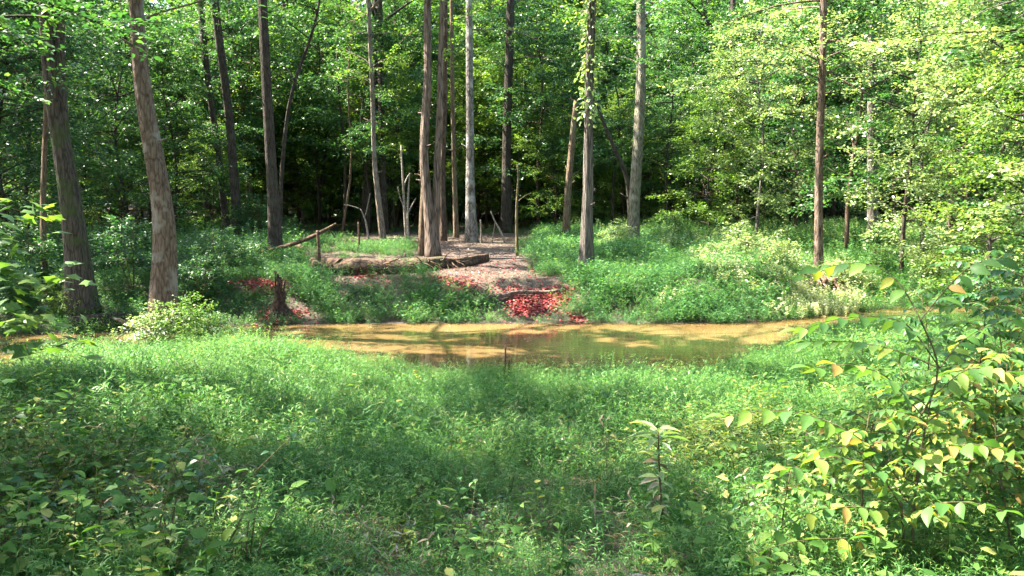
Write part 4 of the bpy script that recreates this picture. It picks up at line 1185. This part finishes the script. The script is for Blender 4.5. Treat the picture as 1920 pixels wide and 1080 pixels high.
# ------------------------------------------------------------------ plants one can count
def shrub_proto(seed, H, R, nl, size, mat, name='shrub', m=12, nsp=6, stems=4):
    r = np.random.default_rng(seed); w, l = MB(), MB()
    for q in range(stems):
        a = r.uniform(0, 6.28); d = np.array([math.cos(a), math.sin(a), 0]) * R * .5 * r.random()
        p = np.array([[*(d * .2 * k + d * .06 * k * k), 0] for k in range(4)]); p = np.stack([d[0] * np.linspace(.1, 1, 6), d[1] * np.linspace(.1, 1, 6), np.linspace(-.08, H * r.uniform(.7, 1), 6)], 1)
        add_tube(w, p, np.linspace(.012, .004, 6), 5, cap=False)
        leafy_limbs(w, l, np.concatenate([p, np.zeros((6, 1))], 1), r, nl, H * .15, R * .75, nsp, m, size, limb_r=.005, sl=(.12, .34), tmpl=LEAF_H, flat=.4)
    t = thing(name, 'x', 'shrub')
    link('stems', w.mesh('stems', STEM, True), t); link('foliage', l.mesh('foliage', mat), t)
    return t


SHR = [shrub_proto(1, 1.0, .8, 9, .06, LEAF_PALE_GLARE), shrub_proto(2, .9, .7, 9, .055, LEAF_MID), shrub_proto(3, 1.5, 1.0, 12, .08, LEAF_DEEP), shrub_proto(4, 1.2, .9, 10, .07, LEAF_YEL)]
for px, py, k, s, lab in [
    (275, 662, 0, .75, 'pale sunlit weedy shrub at the left foot of the leaning grey tree'), (345, 660, 3, .7, 'bright yellow green shrub at the right foot of the leaning grey tree'),
    (395, 650, 1, .6, 'small green shrub beside the water right of the leaning grey tree'), (450, 646, 0, .45, 'low pale shrub at the near water edge before the root stump'),
    (130, 600, 3, .55, 'yellowish weed shrub under the mossy foot of the thickest trunk'), (405, 535, 2, .8, 'dark leafy shrub on the far bank right behind the leaning grey tree'),
    (450, 515, 1, .9, 'green shrub left of the patch of red leaves'), (60, 560, 2, 1.0, 'dark shrub on the shaded bank left of the thickest trunk'), (370, 575, 2, .7, 'dark low shrub overhanging the water behind the leaning tree'),
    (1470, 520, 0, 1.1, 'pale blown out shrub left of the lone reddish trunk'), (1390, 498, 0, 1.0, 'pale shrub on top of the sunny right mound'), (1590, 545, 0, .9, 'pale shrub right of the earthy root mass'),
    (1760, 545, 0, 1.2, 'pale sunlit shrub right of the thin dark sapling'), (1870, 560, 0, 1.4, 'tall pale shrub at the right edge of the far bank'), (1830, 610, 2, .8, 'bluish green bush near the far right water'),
    (1640, 520, 1, 1.0, 'green shrub between the reddish trunk and the thin sapling'), (1150, 470, 0, .9, 'pale shrub right behind the furrowed trunk'), (1265, 455, 1, 1.1, 'green shrub behind the right mound'),
    (1220, 425, 0, 1.3, 'pale leafy shrub right of the smooth olive grey trunk'), (1130, 425, 3, 1.2, 'yellow green shrub between the snag and the smooth olive grey trunk'), (1050, 430, 1, .9, 'green shrub left of the broken off snag'),
    (480, 455, 2, 1.1, 'round dark bush left of the tall straight dark brown trunk'), (250, 540, 2, 1.0, 'dark shrub in the gap between the two big left trunks')]:
    g = ground(px, py)
    place(SHR, k, g[0], g[1], rs_.uniform(0, 6.28), s, lab, None)

# young far-off shrubs of the dark forest floor
for q in range(90):
    y = rs_.uniform(36, 80); x = rs_.uniform(-.6, .6) * y
    place(SHR, 2 if q % 3 else 1, x, y, rs_.uniform(0, 6.28), rs_.uniform(.9, 1.8), 'dim low shrub far back on the forest floor ' + region(x / y * 30), 'dim forest floor shrubs ' + region(x / y * 30))


def compound(wood, leaf, path, r, pairs=5, size=.085, tip=True, droop=.5):
    """one compound leaf: leaflets in pairs along a midrib path"""
    rs = resample(path, 14)[:, :3]
    add_tube(wood, rs, np.linspace(.0035, .0015, 14), 5, cap=False)
    u = np.linspace(.22, .97, pairs); t = np.linspace(0, 1, 14)
    P = np.stack([np.interp(u, t, rs[:, c]) for c in range(3)], 1)
    Tn = norm(rs[-1] - rs[0])
    S = norm(np.cross(Tn, [0, 0, 1.0]) + 1e-6); Nn = norm(np.cross(S, Tn))
    for sgn in (-1, 1):
        D = Tn * .45 + S * sgn + np.array([0, 0, -droop]) * r.uniform(.3, 1.3, (pairs, 1)) + r.normal(0, .16, (pairs, 3))
        add_leaves(leaf, P, D, Nn + S * sgn * .2 + r.normal(0, .22, (pairs, 3)), size * r.uniform(.75, 1.2, pairs), LEAF_O, r.uniform(.85, 1.15, pairs))
    if tip:
        add_leaves(leaf, rs[-1:], Tn[None] + np.array([0, 0, -.25]), Nn[None], [size * 1.1], LEAF_O)


# the near right sapling, its branches where the photo has them (px, py, distance)
g = ground(1700, 1075)
sp = thing('sapling', 'near compound leaved sapling arching in from the right, yellowing lower leaflets', 'sapling', g)
B = np.array(g); r = np.random.default_rng(41)
wood, leaf = MB(), MB(); ws, ls = WoodShift(wood, B), WoodShift(leaf, B)


def pth(l): return np.array([at(*q) for q in l])


stem = [[*B - [0, 0, .1]], at(1694, 990, g[1]), at(1685, 900, g[1] + .05), at(1700, 820, g[1] + .1), at(1752, 740, g[1] + .15), at(1762, 680, g[1] + .1), at(1726, 600, g[1] + .05)]
rs = resample(np.array(stem), 26); add_tube(ws, rs, np.linspace(.0075, .004, 26), 8)
Ys = g[1]
for pp, pr in [([(1726, 600, Ys), (1690, 530, Ys + .1), (1640, 492, Ys + .2), (1560, 495, Ys + .3), (1500, 522, Ys + .4)], 6),
               ([(1726, 600, Ys), (1770, 545, Ys), (1820, 495, Ys), (1880, 485, Ys + .1)], 5),
               ([(1762, 690, Ys), (1700, 600, Ys - .1), (1640, 590, Ys - .1), (1550, 600, Ys), (1500, 620, Ys)], 6),
               ([(1762, 690, Ys), (1680, 655, Ys + .1), (1600, 640, Ys + .3), (1510, 640, Ys + .3)], 6),
               ([(1730, 780, Ys), (1660, 700, Ys - .2), (1590, 680, Ys - .2), (1520, 690, Ys - .1)], 5),
               ([(1685, 900, Ys), (1640, 840, Ys - .1), (1590, 805, Ys - .1), (1520, 775, Ys), (1440, 765, Ys), (1360, 782, Ys + .1)], 7),
               ([(1690, 950, Ys), (1640, 870, Ys - .3), (1560, 850, Ys - .3), (1480, 880, Ys - .2)], 5),
               ([(1690, 960, Ys), (1610, 950, Ys - .2), (1540, 950, Ys - .2), (1450, 1000, Ys - .2)], 6),
               ([(1690, 990, Ys), (1600, 1010, Ys - .3), (1500, 1010, Ys - .3), (1400, 1040, Ys - .3)], 6),
               ([(1690, 880, Ys), (1760, 840, Ys - .2), (1830, 830, Ys - .3), (1900, 850, Ys - .3)], 6),
               ([(1752, 740, Ys), (1810, 690, Ys - .1), (1870, 690, Ys - .1), (1940, 720, Ys - .2)], 6),
               ([(1690, 980, Ys), (1760, 940, Ys - .4), (1840, 940, Ys - .5), (1930, 980, Ys - .5)], 6),
               ([(1700, 820, Ys), (1780, 760, Ys + .2), (1850, 740, Ys + .3), (1930, 760, Ys + .3)], 6),
               ([(1762, 690, Ys), (1800, 640, Ys + .3), (1850, 610, Ys + .4), (1900, 600, Ys + .4)], 5)]:
    compound(ws, ls, pth(pp), r, pr + 2, .094)
link('stem', wood.mesh('stem', STEM, True), sp); link('foliage', leaf.mesh('foliage', SAP_M), sp)


def compound_proto(seed, H, n, L, size, mat, pairs=5):
    r = np.random.default_rng(seed); wood, leaf = MB(), MB()
    z = np.linspace(-.08, H, 8); st = np.stack([.08 * np.sin(z * 3 + seed), .08 * np.cos(z * 2.3 + seed), z], 1)
    add_tube(wood, st, np.linspace(.009, .003, 8), 6)
    for q in range(n):
        u = .25 + .75 * (q + .5) / n; b = np.array([np.interp(u * H, z, st[:, c]) for c in range(3)])
        a = q * 2.4 + r.normal(0, .3); d = np.array([math.cos(a), math.sin(a), 0]); ll = L * r.uniform(.7, 1.15) * (1.1 - .45 * u)
        t = np.linspace(0, 1, 5)[:, None]
        compound(wood, leaf, b + d * ll * t + np.array([0, 0, 1.0]) * ll * (.75 * t - .65 * t * t), r, pairs, size)
    t = thing('sapling', 'x', 'sapling')
    link('stem', wood.mesh('stem', STEM, True), t); link('foliage', leaf.mesh('foliage', mat), t)
    return t


CMP = [compound_proto(1, 1.15, 20, .5, .075, SAP_M, 8), compound_proto(2, .8, 17, .42, .066, SAP_M, 7), compound_proto(3, 1.3, 20, .5, .07, LEAF_MID, 8)]
for px, py, k, s, lab in [(1880, 1060, 0, .8, 'yellowing sapling in the bottom right corner'), (1800, 900, 0, 1.0, 'yellow green sapling behind the arching one at right'), (1930, 900, 2, 1.0, 'tall green sapling at the right edge of the near bank'),
                          (1620, 900, 1, .8, 'short yellow green sapling left of the arching one'), (1540, 1000, 1, .7, 'small sapling low in front near the bottom, left of the arching one'), (1720, 800, 2, .9, 'sapling behind the arching one by the water bend'),
                          (1850, 760, 2, 1.1, 'sapling at the right bank close before the far water'), (1480, 1075, 1, .6, 'low sapling at the bottom edge right of the withered stalk'), (1940, 1040, 1, 1.1, 'orange tinged sapling cut by the right picture edge'),
                          (1600, 740, 1, .8, 'light green sapling by the near water edge at right'), (1780, 1020, 1, .95, 'bushy low sapling under the arching one, near the bottom right'), (1690, 940, 0, .75, 'sapling at the very foot of the arching one'), (1900, 830, 0, .95, 'yellow green sapling at the right edge, above the corner one'), (1790, 830, 1, 1.1, 'spreading sapling just right of the arching stem'), (1840, 980, 1, 1.1, 'leafy sapling between the arching one and the bottom right corner'), (1900, 960, 0, .8, 'upright sapling against the right edge above the corner'), (1640, 1060, 1, .9, 'low bushy sapling at the bottom edge left of the arching stem'), (1740, 1070, 1, 1.0, 'low bushy sapling at the bottom edge right of the arching stem')]:
    g = ground(px, py)
    place(CMP, k, g[0], g[1], rs_.uniform(0, 6.28), s, lab, None)


# broadleaf plants of the left foreground
def broad_proto(seed, H, n, size, tmpl, mat, name='weed', stems=3):
    r = np.random.default_rng(seed); wood, leaf = MB(), MB()
    for q in range(stems):
        d = np.array([r.normal(0, .3), r.normal(0, .3), 1]); z = np.linspace(-.05, 1, 7)[:, None]; h = H * r.uniform(.6, 1)
        st = d * h * z + np.array([r.normal(0, .15), r.normal(0, .15), 0]) * z * z * h
        add_tube(wood, st, np.linspace(.005, .002, 7), 5, cap=False)
        u = np.linspace(.2, 1, n); P = np.stack([np.interp(u, z[:, 0], st[:, c]) for c in range(3)], 1)
        a = np.arange(n) * 2.4 + r.uniform(0, 6); D = np.stack([np.cos(a), np.sin(a), r.uniform(-.15, .45, n)], 1)
        pet = size * .5
        for k in range(n): add_tube(wood, np.stack([P[k], P[k] + norm(D[k]) * pet]), [.0018, .0014], 4, cap=False)
        add_leaves(leaf, P + norm(D) * pet, D + np.array([0, 0, -.25]), np.array([0, -.15, 1.0]) + r.normal(0, .3, (n, 3)), size * r.uniform(.6, 1.15, n) * (1.1 - .3 * u), tmpl)
    t = thing(name, 'x', 'weed')
    link('stem', wood.mesh('stem', STEM, True), t); link('foliage', leaf.mesh('foliage', mat), t)
    return t


BRD = [broad_proto(1, .55, 11, .10, LEAF_O, BROAD_M), broad_proto(2, .45, 9, .12, LEAF_M, BROAD_M), broad_proto(3, .7, 13, .085, LEAF_O, LEAF_MID), broad_proto(4, .35, 8, .085, LEAF_M, LEAF_YEL)]
r = np.random.default_rng(52)
k = 0
while k < 50:
    px, py = r.uniform(-60, 620), r.uniform(750, 1120)
    if px > 200 + (py - 740) * .75: continue
    g = ground(px, py)
    place(BRD, int(r.choice([0, 0, 1, 1, 2, 3])), g[0], g[1], r.uniform(0, 6.28), r.uniform(.55, 1.05), 'broadleaf weed in the crowded lower left foreground', 'broadleaf weeds of the lower left', tuple(r.normal(0, .12, 2)))
    k += 1
for q in range(34):
    px, py = r.uniform(700, 1500), r.uniform(860, 1110)
    g = ground(px, py)
    place(BRD, int(r.choice([0, 1, 2, 3])), g[0], g[1], r.uniform(0, 6.28), r.uniform(.35, .7), 'small broadleaf weed poking out of the lower middle grass', 'weeds in the lower middle grass', tuple(r.normal(0, .12, 2)))

# big bright leaves of a seedling, bottom centre left
g = ground(400, 1100)
t = thing('seedling', 'seedling with a few large bright leaves at the bottom, left of centre', 'seedling', g); B = np.array(g)
wood, leaf = MB(), MB(); Yd = g[1]
P, D, S = [], [], []
for a, b, c, d, s in [(392, 1045, 408, 1005, .1), (415, 1020, 432, 992, .11), (405, 1040, 380, 1062, .09), (440, 1010, 466, 998, .06), (430, 1060, 455, 1072, .1), (385, 1060, 350, 1075, .1), (460, 960, 474, 950, .045), (466, 942, 480, 938, .03), (480, 975, 500, 978, .04)]:
    p = at(a, b, Yd); e = at(c, d, Yd - .03)
    P.append(p); D.append(e - p); S.append(s)
    add_tube(wood, np.stack([B, .5 * (B + p) + [0, 0, .03], p]) - B, [.003, .0025, .0015], 5, cap=False)
add_leaves(leaf, np.array(P) - B, np.array(D), np.array([[0, -.5, .9]] * len(P)) + np.random.default_rng(3).normal(0, .2, (len(P), 3)), np.array(S), LEAF_O)
link('stem', wood.mesh('stem', STEM, True), t); link('foliage', leaf.mesh('foliage', LEAF_YEL), t)

# withered tall weed stalk
g = ground(1240, 1010)
t = thing('withered_weed', 'tall half withered weed stalk with drooping pale leaves, lower right of centre', 'weed', g); B = np.array(g); Yd = g[1]
r = np.random.default_rng(61); wood, dry, green = MB(), MB(), MB()
st = np.array([B - [0, 0, .05], at(1240, 960, Yd), at(1236, 880, Yd), at(1234, 810, Yd)]); rs = resample(st, 16)
add_tube(wood, rs - B, np.linspace(.008, .004, 16), 6)
for a, b, c, d, s in [(1236, 865, 1195, 862, .09), (1236, 895, 1190, 905, .11), (1237, 905, 1205, 920, .08), (1238, 925, 1215, 960, .09), (1236, 870, 1262, 885, .06), (1238, 940, 1255, 965, .07)]:
    p = at(a, b, Yd); e = at(c, d, Yd - .04); add_leaves(dry, (p - B)[None], (e - p)[None], np.array([[0, -.4, .8]]), [s], LEAF_O, .7)
for q in range(26):
    a = q * 2.4 + .5; p = at(1236, 850 + q * 5, Yd) - B
    add_leaves(green, p[None], np.array([[math.cos(a), math.sin(a), r.uniform(-.4, .3)]]), np.array([[0, 0, 1.0]]) + r.normal(0, .2, (1, 3)), [r.uniform(.08, .13)], LEAF_O, .55)
for q in range(16):
    a = q * 2.4; p = at(1234, 806 + q * 2.5, Yd) - B
    add_leaves(green, p[None], np.array([[math.cos(a), math.sin(a), r.uniform(0, .55)]]), np.array([[0, 0, 1.0]]) + r.normal(0, .2, (1, 3)), [r.uniform(.12, .19)], LEAF_O, .4)
link('stem', wood.mesh('stem', STEM, True), t); link('withered_leaves', dry.mesh('withered_leaves', DRY_M), t); link('top_leaves', green.mesh('top_leaves', LEAF_PALE_GLARE), t)

# goldenrod: arching stems with narrow leaves
def golden_proto(seed):
    r = np.random.default_rng(seed); wood, leaf = MB(), MB()
    for q in range(5):
        a = r.uniform(0, 6.28); d = np.array([math.cos(a), math.sin(a), 0]); H = r.uniform(.35, .6); t = np.linspace(0, 1, 9)[:, None]
        pl = d * .35 * t ** 2 + np.array([0, 0, 1.0]) * H * (1.3 * t - .55 * t * t) + np.array([r.normal(0, .05), r.normal(0, .05), 0])
        add_tube(wood, pl, np.linspace(.003, .0012, 9), 4, cap=False)
        n = 26; u = np.linspace(.2, 1, n); P = np.stack([np.interp(u, t[:, 0], pl[:, c]) for c in range(3)], 1); b = np.arange(n) * 2.4
        add_leaves(leaf, P, np.stack([np.cos(b), np.sin(b), np.full(n, .4)], 1), np.array([0, 0, 1.0]) + r.normal(0, .2, (n, 3)), r.uniform(.03, .07, n), LEAF_H, .5)
    t = thing('goldenrod', 'x', 'weed')
    link('stem', wood.mesh('stem', STEM, True), t); link('foliage', leaf.mesh('foliage', HERB_Y), t)
    return t


GLD = [golden_proto(1), golden_proto(2)]
r = np.random.default_rng(71)
for q in range(26):
    px, py = r.normal(1340, 70), r.normal(870, 45)
    g = ground(px, py)
    place(GLD, q % 2, g[0], g[1], r.uniform(0, 6.28), r.uniform(.7, 1.1), 'yellowing arching goldenrod right of the withered stalk', 'goldenrod clump right of the withered stalk')


# ------------------------------------------------------------------ leafy boughs reaching in from trees beside the frame
def side_tree(label, base, H, rad, boughs, mat, bark, seed, tmpl=LEAF_H, size=.1, name='tree', cat='tree', m=12):
    r = np.random.default_rng(seed)
    z = float(terrain(base[0], base[1])); B = np.array([base[0], base[1], z])
    t = thing(name, label, cat, B)
    wood = MB(); ws = WoodShift(wood, B)
    tp = np.array([[B[0] + .08 * math.sin(k), B[1] + .08 * math.cos(k), z - .15 + (H + .15) * k / 8, rad * (1.1 - k / 9.5)] for k in range(9)])
    add_tube(ws, tp[:, :3], tp[:, 3], 10, .08, seed)
    leaf = MB(); ls = WoodShift(leaf, B)
    for pl, k, L in boughs:
        p = np.array([at(*q) for q in pl])
        zz = min(p[0, 2] - .3, H - .2); st = np.array([np.interp(zz, tp[:, 2], tp[:, c]) for c in range(3)])
        rs = resample(np.concatenate([[st], p]), 16)
        add_tube(ws, rs, rad * .28 * np.linspace(1, .12, 16), 6, cap=False)
        u = np.sort(r.uniform(.35, 1, k)); P = np.stack([np.interp(u, np.linspace(0, 1, 16), rs[:, c]) for c in range(3)], 1)
        d = norm(rs[-1] - rs[4]); a = np.where(np.arange(k) % 2, 1, -1) * r.uniform(.3, 1.2, k)
        D = np.stack([d[0] * np.cos(a) - d[1] * np.sin(a), d[0] * np.sin(a) + d[1] * np.cos(a), r.normal(-.05, .18, k)], 1)
        spray(ls, P, D, L * r.uniform(.6, 1.1, k), m, size, r, tmpl, .4)
    link('trunk', wood.mesh('trunk', bark, True), t)
    if leaf.n: link('foliage', leaf.mesh('foliage', mat), t)
    return t


side_tree('tree beyond the left edge whose thin green boughs hang across the top left corner', (-6.6, 8.6), 7, .09,
          [([(-80, 40, 9), (60, 25, 9.3), (200, 45, 9.6), (330, 40, 9.8)], 26, .45), ([(-80, -20, 8.5), (60, -10, 8.7), (160, 35, 8.8), (260, 70, 9)], 26, .45), ([(-60, 60, 8.8), (20, 50, 8.6), (60, 95, 8.4)], 16, .4), ([(-60, -60, 10), (120, -50, 10), (300, -30, 10.3), (450, 0, 10.5)], 30, .45), ([(-60, 140, 9), (10, 160, 9), (60, 200, 9)], 10, .35)],
          LEAF_MID, BARK_DARK, 81, size=.095)
side_tree('broad leaved young tree rising just outside the left edge, its leafy tips at mid height', (-3.25, 4.9), 2.6, .02,
          [([(-60, 380, 5), (10, 385, 5), (50, 400, 5)], 6, .22), ([(-60, 480, 4.9), (20, 520, 4.9), (80, 545, 4.8)], 12, .25), ([(-60, 560, 4.8), (20, 590, 4.7), (75, 600, 4.7)], 12, .24), ([(-60, 640, 4.7), (30, 650, 4.7), (95, 640, 4.6)], 10, .22), ([(-60, 440, 5), (0, 430, 5), (30, 440, 5)], 6, .2)],
          LEAF_YEL, STEM, 82, LEAF_M, .095, 'sapling', 'sapling', 4)
side_tree('tree beyond the right edge with bare bleached twigs reaching into the top right corner', (8.6, 11.5), 7.5, .1,
          [([(1990, -40, 11.5), (1900, 5, 11.4), (1850, 12, 11.3), (1800, 48, 11.2)], 0, .1), ([(1960, -10, 11.5), (1870, -5, 11.3), (1815, 12, 11.3)], 0, .1), ([(1990, 20, 11.4), (1930, 15, 11.3), (1905, 35, 11.2)], 0, .1)], LEAF_PALE_GLARE, DRIFT, 83)
side_tree('right edge tree with one dark drooping limb and yellow green leaf sprays', (9.6, 14.5), 7, .1,
          [([(2000, 260, 14.5), (1880, 215, 14.6), (1800, 185, 14.8), (1720, 150, 15)], 26, .6), ([(2000, 130, 14.5), (1900, 120, 14.4), (1830, 200, 14.3)], 20, .6), ([(2000, 380, 14.5), (1900, 380, 14.4), (1830, 420, 14.2)], 24, .6), ([(2000, 40, 14.5), (1890, 60, 14.4), (1760, 60, 14.6), (1640, 90, 15)], 36, .6), ([(2000, 460, 14), (1920, 470, 14), (1860, 500, 13.8)], 18, .5), ([(2000, 300, 13.8), (1930, 300, 13.6), (1880, 330, 13.4)], 18, .5)],
          LEAF_PALE_GLARE, BARK_DARK, 84, size=.1)
